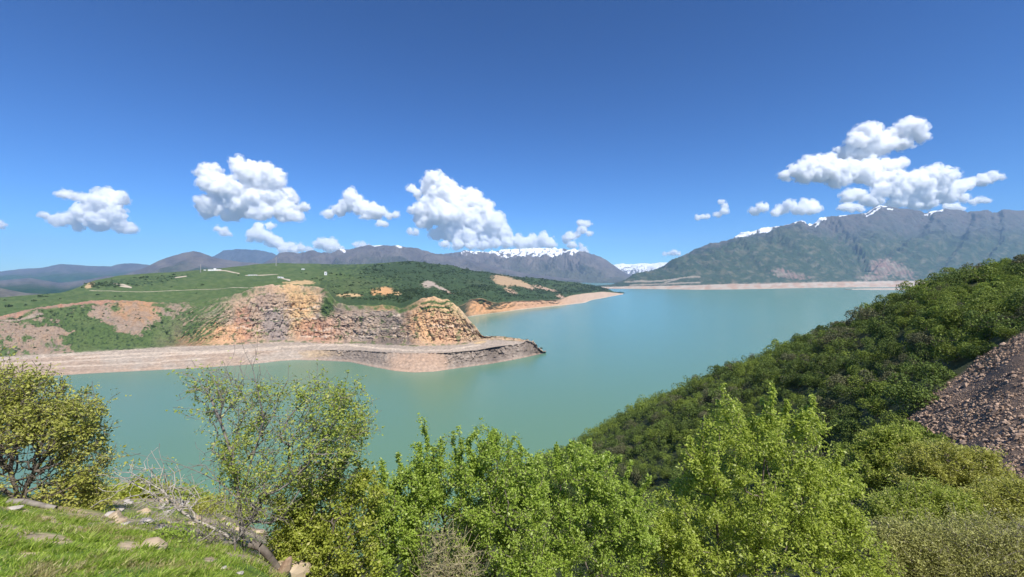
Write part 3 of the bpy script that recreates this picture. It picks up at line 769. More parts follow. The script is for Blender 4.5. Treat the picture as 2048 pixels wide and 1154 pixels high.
cloud("white cumulus cloud with a low tail on its left side, over the hazy left hills", 21000, [(215, 405, 26), (190, 408, 18), (232, 430, 18), (180, 428, 24), (150, 438, 16), (205, 445, 22), (240, 453, 16), (262, 461, 9), (118, 442, 12), (96, 439, 10), (90, 433, 7), (133, 390, 9), (148, 394, 8), (165, 395, 7), (155, 455, 8)], 1, base=464)
cloud("big white cumulus cloud with two rounded heads and a notch between them", 21500, [(418, 350, 18), (400, 348, 9), (428, 334, 8), (432, 372, 24), (474, 330, 15), (500, 352, 24), (532, 360, 30), (552, 392, 26), (520, 400, 34), (470, 385, 28), (440, 402, 26), (490, 410, 30), (560, 420, 24), (585, 432, 14), (601, 437, 6), (420, 415, 22), (462, 425, 22), (530, 428, 20), (415, 425, 14)], 2, base=441)
cloud("small oval white puff just right of the two-headed cloud", 20500, [(600, 416, 7), (612, 415, 8), (606, 413, 6)], 3, vox=1.0, base=423)
cloud("low ragged white cloud trailing down to the ridge below the two-headed cloud", 20800, [(520, 456, 9), (540, 452, 8), (510, 468, 12), (525, 472, 14), (545, 484, 13), (560, 490, 10), (500, 480, 6), (580, 494, 9), (600, 496, 9), (620, 499, 7), (572, 500, 10), (592, 503, 8)], 4, vox=1.2)
cloud("tiny white puff left of the ragged trailing cloud", 20300, [(436, 458, 6), (448, 464, 8), (458, 468, 5)], 5, vox=1.0)
cloud("white cloud with a pointed top and a stepped right end in the middle left sky", 21200, [(700, 388, 12), (704, 402, 16), (690, 412, 14), (678, 422, 13), (660, 428, 10), (722, 418, 16), (740, 425, 18), (757, 422, 12), (735, 438, 10), (748, 436, 9), (770, 426, 6), (655, 432, 6)], 6, base=436)
cloud("small flat white puff right of the pointed-top cloud", 20900, [(778, 432, 7), (790, 430, 7), (768, 448, 6), (760, 447, 6)], 7, vox=1.0)
cloud("white rounded cloud peeping over the ridge left of centre", 21000, [(648, 486, 11), (658, 488, 13), (672, 496, 9), (640, 492, 8), (684, 499, 6), (655, 498, 10)], 8, vox=1.2)
cloud("thin white cloud resting on the brown ridge near its snow streaks", 20000, [(712, 490, 6), (725, 491, 6), (738, 494, 5), (720, 496, 7)], 9, vox=1.0)
cloud("largest towering white cumulus cloud leaning right above the snowy range", 22000, [(868, 360, 15), (858, 375, 18), (885, 372, 18), (880, 395, 28), (905, 385, 18), (915, 400, 24), (935, 395, 16), (950, 408, 22), (965, 425, 20), (860, 410, 18), (845, 425, 18), (830, 420, 10), (850, 440, 18), (890, 430, 32), (920, 440, 32), (900, 462, 26), (950, 450, 30), (985, 450, 22), (1000, 468, 20), (975, 478, 20), (935, 478, 24), (1014, 476, 12), (824, 378, 8), (833, 388, 9), (836, 398, 6), (872, 470, 12)], 10, base=492)
cloud("low flat cloud bank under the towering cloud, touching the snowy range", 20600, [(890, 488, 8), (915, 490, 10), (940, 492, 10), (965, 492, 11), (990, 488, 11), (1012, 486, 12), (1035, 482, 12), (1058, 484, 14), (1085, 482, 14), (1095, 488, 12), (1045, 494, 10), (1070, 494, 10)], 11, vox=1.3)
cloud("small round white puff left of the cloud bank", 19800, [(822, 464, 6), (832, 465, 7)], 12, vox=1.0)
cloud("upright ragged white cloud right of the snowy range", 21000, [(1162, 446, 7), (1172, 450, 7), (1165, 460, 9), (1178, 468, 6), (1155, 470, 8), (1138, 474, 9), (1132, 482, 8), (1142, 490, 9), (1180, 449, 4)], 13, vox=1.1)
cloud("tiny white cloud tuft just behind the right end of the snowy range", 19500, [(1162, 492, 5), (1166, 500, 7), (1160, 503, 6), (1172, 504, 5)], 14, vox=1.0)
cloud("small curved wisp of white cloud over the gap between the ranges", 20500, [(1442, 404, 5), (1447, 413, 6), (1445, 423, 7), (1437, 431, 7)], 15, vox=1.0)
cloud("small flat white wisp left of the curved wisp", 20200, [(1395, 435, 5), (1405, 434, 6), (1414, 434, 5)], 16, vox=1.0)
cloud("white puff at the left end of the row above the right mountain ridge", 20400, [(1508, 424, 8), (1522, 417, 10), (1532, 414, 7), (1515, 425, 7)], 17, vox=1.0)
cloud("white cloud with two humps above the right mountain ridge", 20600, [(1578, 410, 10), (1568, 419, 11), (1552, 426, 8), (1590, 420, 11), (1610, 408, 9), (1628, 410, 10), (1622, 420, 11), (1638, 418, 7), (1604, 424, 8)], 18, vox=1.1, base=431)
cloud("high white cloud with a heart-shaped notch over the right mountain", 23000, [(1724, 268, 18), (1745, 262, 14), (1708, 285, 16), (1738, 290, 24), (1765, 290, 22), (1790, 278, 20), (1815, 262, 22), (1832, 258, 16), (1838, 275, 12), (1808, 288, 14), (1700, 305, 14), (1725, 308, 14), (1675, 299, 5), (1755, 303, 14)], 19)
cloud("broad grey-bottomed cloud stretched left below the heart-shaped one", 22500, [(1568, 352, 10), (1590, 345, 14), (1610, 335, 16), (1630, 330, 17), (1655, 328, 17), (1640, 348, 22), (1610, 355, 14), (1675, 345, 24), (1700, 335, 16), (1720, 350, 22), (1750, 335, 18), (1775, 335, 16), (1795, 330, 12), (1740, 365, 18), (1780, 352, 20), (1670, 363, 18), (1805, 324, 7)], 20, base=378)
cloud("long white cloud bank lying on the right mountain summit", 21500, [(1800, 365, 20), (1830, 368, 22), (1865, 358, 22), (1890, 355, 16), (1880, 378, 24), (1915, 378, 18), (1845, 390, 22), (1800, 388, 20), (1765, 382, 16), (1720, 388, 14), (1695, 396, 12), (1750, 400, 16), (1790, 408, 12), (1900, 396, 14), (1925, 395, 8), (1860, 405, 16), (1830, 410, 12), (1935, 370, 10), (1815, 400, 14)], 21)
cloud("white cloud tongue at the right end of the cloud bank", 21800, [(1930, 372, 9), (1945, 366, 11), (1962, 362, 12), (1980, 356, 11), (1992, 354, 7), (2005, 357, 4)], 22, vox=1.1)
cloud("small flat white cloud low on the far right", 20900, [(1945, 404, 5), (1958, 401, 6), (1972, 401, 6), (1982, 401, 4)], 23, vox=1.0)
cloud("white cloud peeping from behind the ridge right of the summit", 20000, [(1900, 415, 8), (1915, 414, 8), (1926, 419, 6)], 24, vox=1.0)
cloud("white cloud resting on the ridge just left of the snow-streaked summit", 20000, [(1690, 414, 8), (1705, 416, 9), (1720, 418, 8)], 27, vox=1.0)
cloud("cut-off white puff at the left edge of the sky", 20500, [(-12, 447, 9), (2, 450, 7), (8, 451, 4)], 25, vox=1.0)
cloud("faint pair of low wisps above the gap left of the right mountain", 20500, [(1328, 508, 4), (1336, 507, 4), (1348, 506, 5), (1358, 508, 5)], 26, vox=1.0)
# ------------------------------------------------------------------ the near slope we stand on, and the wooded hill on the right
NEAR = {
 -1500: [(0.6, -1.6), (3, -1.6), (7, -1.7), (12, -2.5), (30, -12), (200, -110), (600, -150)],
 -300: [(0.6, -1.62), (2.9, -1.9), (4.2, -2.1), (7, -2.6), (9, -3.6), (12, -6), (25, -18), (180, -146), (900, -150)],
 0: [(0.6, -1.65), (2.9, -2.03), (4.2, -2.48), (7, -3.5), (9, -4.6), (14, -8.5), (25, -18), (200, -146), (900, -150)],
 300: [(0.6, -1.66), (2.9, -2.03), (4.5, -2.76), (9, -4.7), (14, -6.95), (18, -11), (30, -24), (200, -146), (900, -150)],
 520: [(0.6, -1.68), (3.5, -2.45), (5, -3.25), (7, -4.3), (12, -6.9), (16, -10), (30, -24), (200, -146), (900, -150)],
 700: [(0.6, -1.8), (2, -2.4), (5, -4.2), (8, -6.4), (12, -9.0), (20, -16), (50, -42), (225, -146), (900, -150)],
 800: [(0.6, -1.8), (2, -2.5), (5, -4.2), (8, -6.6), (11, -9), (20, -18), (60, -50), (230, -146), (900, -150)],
 1060: [(0.6, -1.8), (2, -2.5), (5, -4.2), (8, -6.4), (12, -10), (60, -50), (140, -70), (190, -78), (260, -147), (900, -150)],
 1130: [(0.6, -1.8), (2, -2.5), (5, -4.2), (8, -6.3), (12, -9.6), (60, -46), (140, -66), (190, -76), (280, -147), (900, -150)],
 1190: [(0.6, -1.8), (2, -2.5), (5, -4.2), (8, -6.3), (13, -10), (58, -44), (120, -58), (180, -62.5), (290, -140), (380, -148), (900, -150)],
 1250: [(0.6, -1.8), (2, -2.5), (5, -4.2), (8, -6.3), (14, -10.4), (55, -42), (100, -50), (170, -51.5), (300, -128), (380, -148), (900, -150)],
 1400: [(0.6, -1.8), (2, -2.5), (5, -4.2), (8, -6.3), (15, -11), (50, -35), (90, -36), (150, -34.6), (300, -112), (420, -148), (900, -150)],
 1600: [(0.6, -1.8), (2, -2.5), (5, -4.2), (8, -6.2), (15, -10.4), (35, -22), (70, -22), (125, -17.9), (300, -84), (480, -148), (900, -150)],
 1750: [(0.6, -1.8), (2, -2.5), (5, -4.1), (8, -6.1), (12, -8.4), (25, -15), (50, -14.5), (107, -8.5), (300, -74), (520, -148), (900, -150)],
 1850: [(0.6, -1.8), (2, -2.5), (5, -4.1), (8, -6.0), (12, -7.9), (22, -11.6), (45, -10.5), (95, -1.4), (300, -64), (550, -148), (900, -150)],
 1950: [(0.6, -1.8), (2, -2.5), (5, -4.1), (8, -6.0), (12, -7.6), (20, -9.6), (42, -8.2), (85, 1.7), (300, -54), (600, -148), (900, -150)],
 2048: [(0.6, -1.8), (2, -2.5), (5, -4.1), (8, -5.9), (12, -7.3), (18, -8.2), (38, -4.3), (78, 1.1), (300, -46), (620, -148), (900, -150)],
 2300: [(0.6, -1.8), (2, -2.4), (5, -3.8), (8, -5.2), (12, -6.2), (20, -6.2), (40, -1.5), (70, 4), (300, -40), (640, -148), (900, -150)],
 3200: [(0.6, -1.65), (4, -1.8), (12, -2), (30, 4), (70, 12), (300, 10), (900, -150)],
}
nx = np.arange(-1500, 3201, 10.0)
LD = np.linspace(math.log(0.6), math.log(900), 260)
cols_ = sorted(NEAR)
tab0 = np.array([np.interp(LD, [math.log(a) for a, b in NEAR[c]], [b / a for a, b in NEAR[c]]) for c in cols_])   # slope ratio z/d interpolates smoothly
tabS = np.array([[np.interp(x, cols_, tab0[:, j]) for j in range(len(LD))] for x in nx])
for j in range(tabS.shape[1]): tabS[:, j] = gsmooth(tabS[:, j], 4)
for i in range(tabS.shape[0]): tabS[i] = gsmooth(tabS[i], 3)

def near_z0(px, d):
    u = (np.asarray(px, float) + 1500) / 10.0; v = (np.log(np.maximum(d, 0.6)) - LD[0]) / (LD[1] - LD[0])
    u = np.clip(u, 0, len(nx) - 1.001); v = np.clip(v, 0, len(LD) - 1.001)
    i = u.astype(int); j = v.astype(int); a = u - i; b = v - j
    s = tabS[i, j] * (1 - a) * (1 - b) + tabS[i + 1, j] * a * (1 - b) + tabS[i, j + 1] * (1 - a) * b + tabS[i + 1, j + 1] * a * b
    return s * d
def scree_mask(px, d):
    """the bare stony slope on the right, bounded by where shrubs stop"""
    py = HOR - near_z0(px, d) / d * F
    e = np.interp(py, [600, 655, 700, 735, 770, 800, 845, 880, 1000], [2130, 2060, 1985, 1940, 1890, 1850, 1806, 1815, 1900]) + 14 * fbm(px / 40, py / 22, 3, 401)
    return sm(-8, 8, px - e) * sm(12.5, 14.5, d)
def near_z(px, d):
    px = np.asarray(px, float); d = np.asarray(d, float)
    z = near_z0(px, d)
    X = (px - 1024) / F * d
    lo = sm(9, 30, d)
    z = z + (0.05 + 0.010 * d) * fbm(X / 1.7, d / 1.7, 4, 411) * (1 - lo) + lo * (1.2 * fbm(X / 22, d / 22, 4, 412) + 0.35 * fbm(X / 5, d / 5, 3, 413))
    return z + CZ
def near_hit(px, py, d0=1.0, d1=300.0, n=500):
    ds = np.exp(np.linspace(math.log(d0), math.log(d1), n))
    zs = near_z(np.full(n, float(px)), ds)
    ray = CZ - (py - HOR) / F * ds
    k = np.nonzero(ray < zs)[0]
    return ds[k[0]] if len(k) else d1
def on_near(px, d, dz=0.0):
    return np.array([(px - 1024) / F * d, d, float(near_z(np.array([px]), np.array([d]))[0]) + dz])

gx = np.concatenate([np.arange(-1500, -300, 12), np.arange(-300, 2500, 4.0), np.arange(2500, 3200, 12)])
gd = np.exp(np.linspace(math.log(0.6), math.log(850), 420))
PX, DD = np.meshgrid(gx, gd)
Zn = near_z(PX.ravel(), DD.ravel()).reshape(PX.shape)
XX = (PX - 1024) / F * DD
PY = HOR + (CZ - Zn) / DD * F
n1 = fbm(XX / 3, DD / 3, 5, 421); n2 = fbm(XX / 0.7, DD / 0.7, 4, 422); n5 = fbm(XX / 14, DD / 14, 4, 423)
SOIL = C(0.32, 0.26, 0.18); SAND = C(0.46, 0.36, 0.24); TURF = C(0.13, 0.21, 0.035); LITTER = C(0.16, 0.13, 0.085); SCREEC = C(0.20, 0.14, 0.10); UNDER = C(0.06, 0.075, 0.03)
gc = mix(TURF, TURF * C(1.3, 1.1, 1.0), sm(-0.2, 0.3, n2))
def sandm(PX, PY, n2):
    s = np.zeros_like(PX)
    for b in ((15, 1062, 48, 13, 0.2), (95, 1078, 52, 9, 0.05), (120, 1045, 60, 6, 0.3), (60, 1110, 40, 5, 0.1), (203, 1105, 16, 7, 0), (260, 1092, 36, 10, 0.0), (300, 1108, 14, 5, 0), (380, 1135, 20, 7, 0.3), (160, 1030, 80, 5, 0.25), (30, 1017, 30, 5, 0.1), (340, 1075, 30, 8, 0), (420, 1118, 12, 6, 0), (470, 1100, 60, 14, 0.2), (560, 1130, 50, 14, 0.2)):
        s = np.maximum(s, blob(PX, PY, *b, nz=0.5 * n2, soft=0.25))
    return s
def grass_zone(PX, PY, n1):
    """1 where turf grows on the near bench"""
    edge = np.interp(PX, [-400, 0, 100, 200, 300, 400, 470, 560, 640], [1000, 985, 1018, 1040, 1066, 1085, 1110, 1145, 1160]) + 16 * n1
    return sm(-6, 14, PY - edge) * (PX < 700)
gz = grass_zone(PX, PY, n1)
bench_c = mix(SOIL, SAND, sm(-0.2, 0.3, n2)); bench_c = mix(bench_c, PALE, sm(0.0, 0.4, n1) * 0.6); bench_c = mix(bench_c, TURF * 0.9, sm(0.02, 0.25, fbm(XX / 1.2, DD / 1.2, 4, 426)) * 0.7)
gc = mix(bench_c, gc, gz); gc = mix(gc, SAND, sandm(PX, PY, n2) * gz)
rest = sm(600, 720, PX) * np.ones_like(DD)
gc = mix(gc, mix(LITTER, UNDER, sm(-0.1, 0.2, n1)), rest)
hillc = mix(UNDER, C(0.06, 0.07, 0.03), sm(-0.2, 0.4, n5))
gc = mix(gc, hillc, sm(14, 24, DD))
sm_ = scree_mask(PX, DD)
scc = mix(SCREEC, C(0.26, 0.195, 0.15), sm(-0.1, 0.35, n5)); scc = mix(scc, C(0.155, 0.14, 0.09), blob(PX, PY, 1975, 712, 60, 22, -0.7, nz=0.3 * n2))
gc = mix(gc, scc, sm_)
gc = mix(gc, C(0.30, 0.22, 0.16), blob(PX, PY, 1090, 897, 34, 9, nz=0.4 * n2) * (DD > 120))
V = np.stack([XX, DD, Zn], -1).reshape(-1, 3)
m_near = mat_vcol("near_slope_soil", bump=0.7, bscale=3.0, vscale=6.0, vamt=0.3, bdist=0.12)
tag(link("terrain", mesh_from("terrain", V, grid_faces(*PX.shape), True, np.clip(gc, 0.01, 0.6).reshape(-1, 3)), m_near), kind="structure")
# the ground behind the viewer
bx = np.linspace(-40, 40, 60); by = np.linspace(-45, 1.2, 50)
BX, BY = np.meshgrid(bx, by)
BZ = CZ - 1.72 - 0.06 * np.clip(BX, -12, 40) * 0.4 + 0.06 * fbm(BX / 2, BY / 2, 3, 430) - 0.35 * sm(0.2, 1.2, BY) - 0.02 * np.abs(BX)
BZ = BZ - 8.0 * sm(6, 40, np.abs(BX)) * sm(-8, 1, BY)
tag(link("path", mesh_from("path", np.stack([BX, BY, BZ], -1).reshape(-1, 3), grid_faces(*BX.shape), True, np.broadcast_to(SOIL, BX.shape + (3,)).reshape(-1, 3)), m_near), kind="structure")

# ------------------------------------------------------------------ foliage builders
def leaf_mesh(name, pos, size, rs, mat, aspect=0.55, up=0.0, droop=0.0, normals=None, fold=0.12):
    """one four-cornered folded leaf at every position"""
    n = len(pos)
    a = rs.normal(size=(n, 3)); a[:, 2] = a[:, 2] * 0.7 - droop + up
    a /= np.linalg.norm(a, axis=1)[:, None]
    if normals is None:
        b = rs.normal(size=(n, 3))
    else:
        b = normals + rs.normal(size=(n, 3)) * 0.4
    b = b - a * (a * b).sum(1)[:, None]; b /= np.linalg.norm(b, axis=1)[:, None] + 1e-9   # blade normal
    s = np.cross(a, b)
    size = np.broadcast_to(size, n)[:, None]
    p0 = pos; p1 = pos + a * size * 0.45 + s * size * aspect * 0.5 + b * size * fold
    p2 = pos + a * size; p3 = pos + a * size * 0.45 - s * size * aspect * 0.5 + b * size * fold
    V = np.stack([p0, p1, p2, p3], 1).reshape(-1, 3)
    i = np.arange(n)[:, None] * 4
    Fc = np.concatenate([i + np.array([0, 1, 2, 3])], 1)
    return mesh_from(name, V, Fc, False)

def skeleton(chains, targets, w=0.35, rs=None, wob=0.06):
    """chains: polylines that start the tree; every target is reached from the cheapest node"""
    pts = []; par = []; L = []
    for c in chains:
        c = np.asarray(c, float)
        st = -1
        if pts:
            A_ = np.array(pts); st = int(np.argmin(np.linalg.norm(A_ - c[0], axis=1)))
            if np.linalg.norm(A_[st] - c[0]) > 0.35: st = st
        for k, p in enumerate(c):
            if k == 0 and st >= 0:
                if np.linalg.norm(np.array(pts[st]) - p) < 0.02: prev = st; continue
                prev = st
            pts.append(p); par.append(-1 if (k == 0 and st < 0) else prev); prev = len(pts) - 1
            L.append(0 if par[-1] < 0 else L[par[-1]] + np.linalg.norm(p - pts[par[-1]]))
    root = np.array(pts[0])
    targets = np.asarray(targets)
    if len(targets):
        order = np.argsort(np.linalg.norm(targets - root, axis=1) + rs.normal(size=len(targets)) * 0.1)
        cap = len(pts) + 2 * len(targets)
        A_ = np.zeros((cap, 3)); LL = np.zeros(cap); n = len(pts); A_[:n] = pts; LL[:n] = L
        for o in order:
            t = targets[o]
            dv = np.linalg.norm(A_[:n] - t, axis=1)
            k = int(np.argmin(dv + w * LL[:n]))
            dist = dv[k]
            mid = (A_[k] + t) / 2 + rs.normal(size=3) * wob * dist + np.array([0, 0, -0.05 * dist])
            A_[n] = mid; LL[n] = LL[k] + dist / 2; par.append(k); n += 1
            A_[n] = t; LL[n] = LL[n - 1] + dist / 2; par.append(n - 1); n += 1
        pts = A_[:n]
    return np.array(pts), np.array(par)

def radii(par, rtip, ex=0.42, rmax=1e9):
    n = len(par); cnt = np.zeros(n)
    ch = np.bincount(par[par >= 0], minlength=n)
    cnt[ch == 0] = 1
    for i in range(n - 1, -1, -1):
        if par[i] >= 0: cnt[par[i]] += cnt[i]
    return np.minimum(rtip * np.maximum(cnt, 1) ** ex, rmax)

def tubes(name, pts, par, r, sides=5):
    idx = np.nonzero(par >= 0)[0]
    a = pts[par[idx]]; b = pts[idx]; ra = np.minimum(r[par[idx]], r[idx] * 1.6); rb = r[idx]
    d = b - a; L = np.linalg.norm(d, axis=1); ok = L > 1e-5
    a, b, ra, rb, d, L = a[ok], b[ok], ra[ok], rb[ok], d[ok], L[ok]
    d = d / L[:, None]
    ref = np.where(np.abs(d[:, 2:3]) < 0.9, np.array([[0, 0, 1.0]]), np.array([[1.0, 0, 0]]))
    u = np.cross(d, ref); u /= np.linalg.norm(u, axis=1)[:, None]; v = np.cross(d, u)
    th = np.arange(sides) / sides * 2 * np.pi
    ring = u[:, None] * np.cos(th)[None, :, None] + v[:, None] * np.sin(th)[None, :, None]
    A_ = a[:, None] + ring * ra[:, None, None]; B_ = b[:, None] + ring * rb[:, None, None]
    V = np.concatenate([A_, B_], 1).reshape(-1, 3)
    o = (np.arange(len(a)) * 2 * sides)[:, None]
    q = []
    for k in range(sides):
        k2 = (k + 1) % sides
        q.append(np.concatenate([o + k, o + k2, o + sides + k2, o + sides + k], 1))
    Fc = np.stack(q, 1).reshape(-1, 4)
    return mesh_from(name, V, Fc, True)

def twigs(pts, par, cand, rs, n, length, segs=3, up=0.3, out=None, curl=0.35):
    """add n small side shoots growing from candidate nodes"""
    P_ = list(pts); Q = list(par); tips = []
    base = rs.choice(cand, n)
    for k in base:
        d = pts[k] - pts[par[k]] if par[k] >= 0 else np.array([0, 0, 1.0])
        d = d / (np.linalg.norm(d) + 1e-6) + rs.normal(size=3) * 0.75 + np.array([0, 0, up]); d /= np.linalg.norm(d)
        p = pts[k].copy(); prev = k; ln = length * rs.uniform(0.4, 1.2)
        for s in range(segs):
            d = d + rs.normal(size=3) * curl; d /= np.linalg.norm(d)
            p = p + d * ln / segs
            P_.append(p.copy()); Q.append(prev); prev = len(P_) - 1
        tips.append(prev)
    return np.array(P_), np.array(Q)

def blobs_points(blobs, D, n, rs, shell=0.5):
    """points in a union of ellipsoids; blobs (px, py, rx, ry[, dd]) round distance D"""
    vol = np.array([b[2] * b[3] for b in blobs], float); vol /= vol.sum()
    k = rs.choice(len(blobs), n, p=vol)
    d = rs.normal(size=(n, 3)); d /= np.linalg.norm(d, axis=1)[:, None]
    rad = rs.uniform(0, 1, n) ** (1 / 3.0); rad = np.where(rs.uniform(size=n) < shell, 0.75 + 0.25 * rad, rad)
    B_ = np.array([list(b[:4]) + [b[4] if len(b) > 4 else 0] for b in blobs], float)[k]
    dd = D + B_[:, 4]
    sz = (B_[:, 2] + B_[:, 3]) / 2 / F * dd
    c = np.stack([(B_[:, 0] - 1024) / F * dd, dd, CZ - (B_[:, 1] - HOR) / F * dd], 1)
    off = d * rad[:, None] * np.stack([B_[:, 2] / F * dd, sz, B_[:, 3] / F * dd], 1)
    return c + off

m_bark_grey = mat_plain("bark_grey", (0.14, 0.12, 0.10), (0.27, 0.24, 0.21), scale=9, bump=0.5, bdist=0.02)
m_bark_dark = mat_plain("bark_dark", (0.09, 0.075, 0.06), (0.18, 0.15, 0.12), scale=9, bump=0.5, bdist=0.02)
m_lf_pear = mat_leaf("leaf_spring_yellowgreen", (0.33, 0.42, 0.055), (0.52, 0.60, 0.11), (0.68, 0.73, 0.30), trans=0.48, rough=0.55)
m_lf_green = mat_leaf("leaf_fresh_green", (0.253, 0.368, 0.046), (0.437, 0.552, 0.098), (0.598, 0.690, 0.253), trans=0.45, rough=0.45)
m_lf_olive = mat_leaf("leaf_olive", (0.310, 0.333, 0.057), (0.494, 0.494, 0.115), (0.598, 0.575, 0.230), trans=0.38, rough=0.5)
m_lf_sparse = mat_leaf("leaf_sparse_green", (0.275, 0.350, 0.050), (0.450, 0.512, 0.100), (0.575, 0.550, 0.200), trans=0.4, rough=0.5)
m_lf_fuzz = mat_leaf("leaf_grey_olive", (0.310, 0.322, 0.092), (0.494, 0.494, 0.172), (0.644, 0.621, 0.322), trans=0.35, rough=0.6)

def plant(name, label, cat, base, chains, blobs, D, n_t, n_leaf, leaf, mat_l, mat_b, seed, rtip=0.0035, ex=0.42, w=0.3, shoots=(), spread=0.09, leaf_asp=0.55,
          droop=0.0, up=0.0, tw=0, tw_len=0.25, shell=0.5, group=None, thr=0.012, bare=None, rmax=0.09, leaf_filter=None):
    rs = np.random.default_rng(seed)
    root = np.asarray(base, float)
    tg = blobs_points(blobs, D, n_t, rs, shell) if len(blobs) else np.zeros((0, 3))
    ch = [np.asarray(c, float) for c in chains]
    if not ch: ch = [np.array([root, root + np.array([0, 0, 0.3])])]
    pts, par = skeleton(ch, tg, w, rs)
    # long upright shoots
    sh_pts = []
    for (x0, y0, x1, y1, dd) in shoots:
        a = P(x0, D + dd, y0); b = P(x1, D + dd, y1)
        k = int(np.argmin(np.linalg.norm(pts - a, axis=1)))
        Pl = list(pts); Ql = list(par); prev = k; m = 6; bow = rs.normal(size=3) * 0.04
        for s in range(1, m + 1):
            f = s / m
            q = pts[k] * (1 - f) + b * f + bow * math.sin(math.pi * f) + rs.normal(size=3) * 0.012
            Pl.append(q); Ql.append(prev); prev = len(Pl) - 1
            sh_pts.append(q)
        pts = np.array(Pl); par = np.array(Ql)
    nsh = len(pts)
    if tw:
        r0 = radii(par, rtip, ex)
        cand = np.nonzero((r0 < thr * 2.5) & (par >= 0))[0]
        pts, par = twigs(pts, par, cand, rs, tw, tw_len)
    r = radii(par, rtip, ex, rmax)
    R = bpy.data.objects.new(name, None); col.objects.link(R); R.location = root
    tag(R, label, cat, group)
    R.empty_display_size = 0.3
    trunk = link("trunk", tubes("trunk", pts - root, par, r), mat_b, R)
    if n_leaf:
        idx = np.nonzero((r < thr) & (par >= 0))[0]
        if bare is not None:
            # leafless patches, in photo columns and rows of the crown
            q = pts[idx]; qx = 1024 + q[:, 0] / q[:, 1] * F; qy = HOR + (CZ - q[:, 2]) / q[:, 1] * F
            keep = np.ones(len(idx))
            for (bx_, by_, rx_, ry_, f_) in bare:
                keep *= 1 - f_ * (((qx - bx_) / rx_) ** 2 + ((qy - by_) / ry_) ** 2 < 1)
            p_ = keep
        else: p_ = np.ones(len(idx))
        p_ = p_ * (1 + 2.0 * np.isin(idx, np.arange(nsh - len(sh_pts), nsh)))
        cl = 0.6 + 0.8 * (fbm3(pts[idx] * 2.2, 2, seed) > -0.05)
        p_ = p_ * cl
        k = rs.choice(idx, n_leaf, p=p_ / p_.sum())
        f = rs.uniform(0, 1, n_leaf)[:, None]
        pos = pts[k] * f + pts[par[k]] * (1 - f)
        shm = np.isin(k, np.arange(nsh - len(sh_pts), nsh))
        sp = np.where(shm, spread * 0.35, spread)[:, None]
        pos = pos + rs.normal(size=(n_leaf, 3)) * sp * 0.6
        lm = leaf_mesh("crown", pos - root, leaf * np.clip(np.exp(rs.normal(size=n_leaf) * 0.32), 0.45, 1.7), rs, mat_l, aspect=leaf_asp, droop=droop, up=up)
        link("crown", lm, mat_l, R)
    return R

# ------------------------------------------------------------------ foreground trees and bushes
# tall bright tree, right of centre
b0 = on_near(1500, 8.2)
ch = [[b0, P(1505, 8.2, 1230), P(1515, 8.2, 1120), P(1522, 8.2, 1000), P(1530, 8.1, 900)], [P(1505, 8.2, 1230), P(1440, 8.0, 1120), P(1430, 8.0, 1000), P(1440, 8, 860)],
      [P(1515, 8.2, 1120), P(1600, 8.3, 1040), P(1610, 8.3, 930), P(1612, 8.3, 850)], [P(1505, 8.2, 1230), P(1620, 8.2, 1150), P(1690, 8.2, 1060)], [P(1505, 8.2, 1230), P(1390, 8.2, 1150), P(1330, 8.1, 1050)]]
plant("tree", "tall young tree with bright yellow-green drooping leaves and three pointed tops, right of centre", "tree", b0, ch,
      [(1510, 960, 120, 110), (1440, 900, 55, 70), (1600, 890, 55, 60), (1520, 880, 50, 40), (1420, 1040, 110, 90), (1620, 1020, 100, 80), (1520, 1100, 170, 90), (1350, 1110, 70, 70), (1690, 1110, 75, 80), (1660, 960, 50, 40, 0.2), (1400, 940, 40, 40), (1450, 840, 28, 50), (1615, 850, 30, 35), (1540, 840, 30, 30), (1700, 1040, 45, 40), (1320, 1060, 45, 40), (1740, 1130, 50, 50), (1300, 1130, 50, 50), (1290, 1050, 30, 40), (1390, 900, 18, 26)],
      8.2, 1700, 92000, 0.051, m_lf_pear, m_bark_dark, 501, w=0.28, droop=0.45, leaf_asp=0.5, spread=0.085,
      shoots=[(1440, 860, 1448, 765, 0), (1450, 850, 1437, 800, .1), (1500, 870, 1475, 822, 0), (1540, 860, 1543, 768, 0), (1530, 850, 1525, 800, .2), (1560, 850, 1575, 802, 0), (1612, 850, 1628, 788, 0), (1600, 860, 1612, 815, .1), (1385, 930, 1380, 872, 0), (1640, 900, 1650, 845, .2), (1400, 900, 1418, 838, .1), (1690, 950, 1715, 925, 0), (1660, 930, 1683, 900, 0)], thr=0.013)
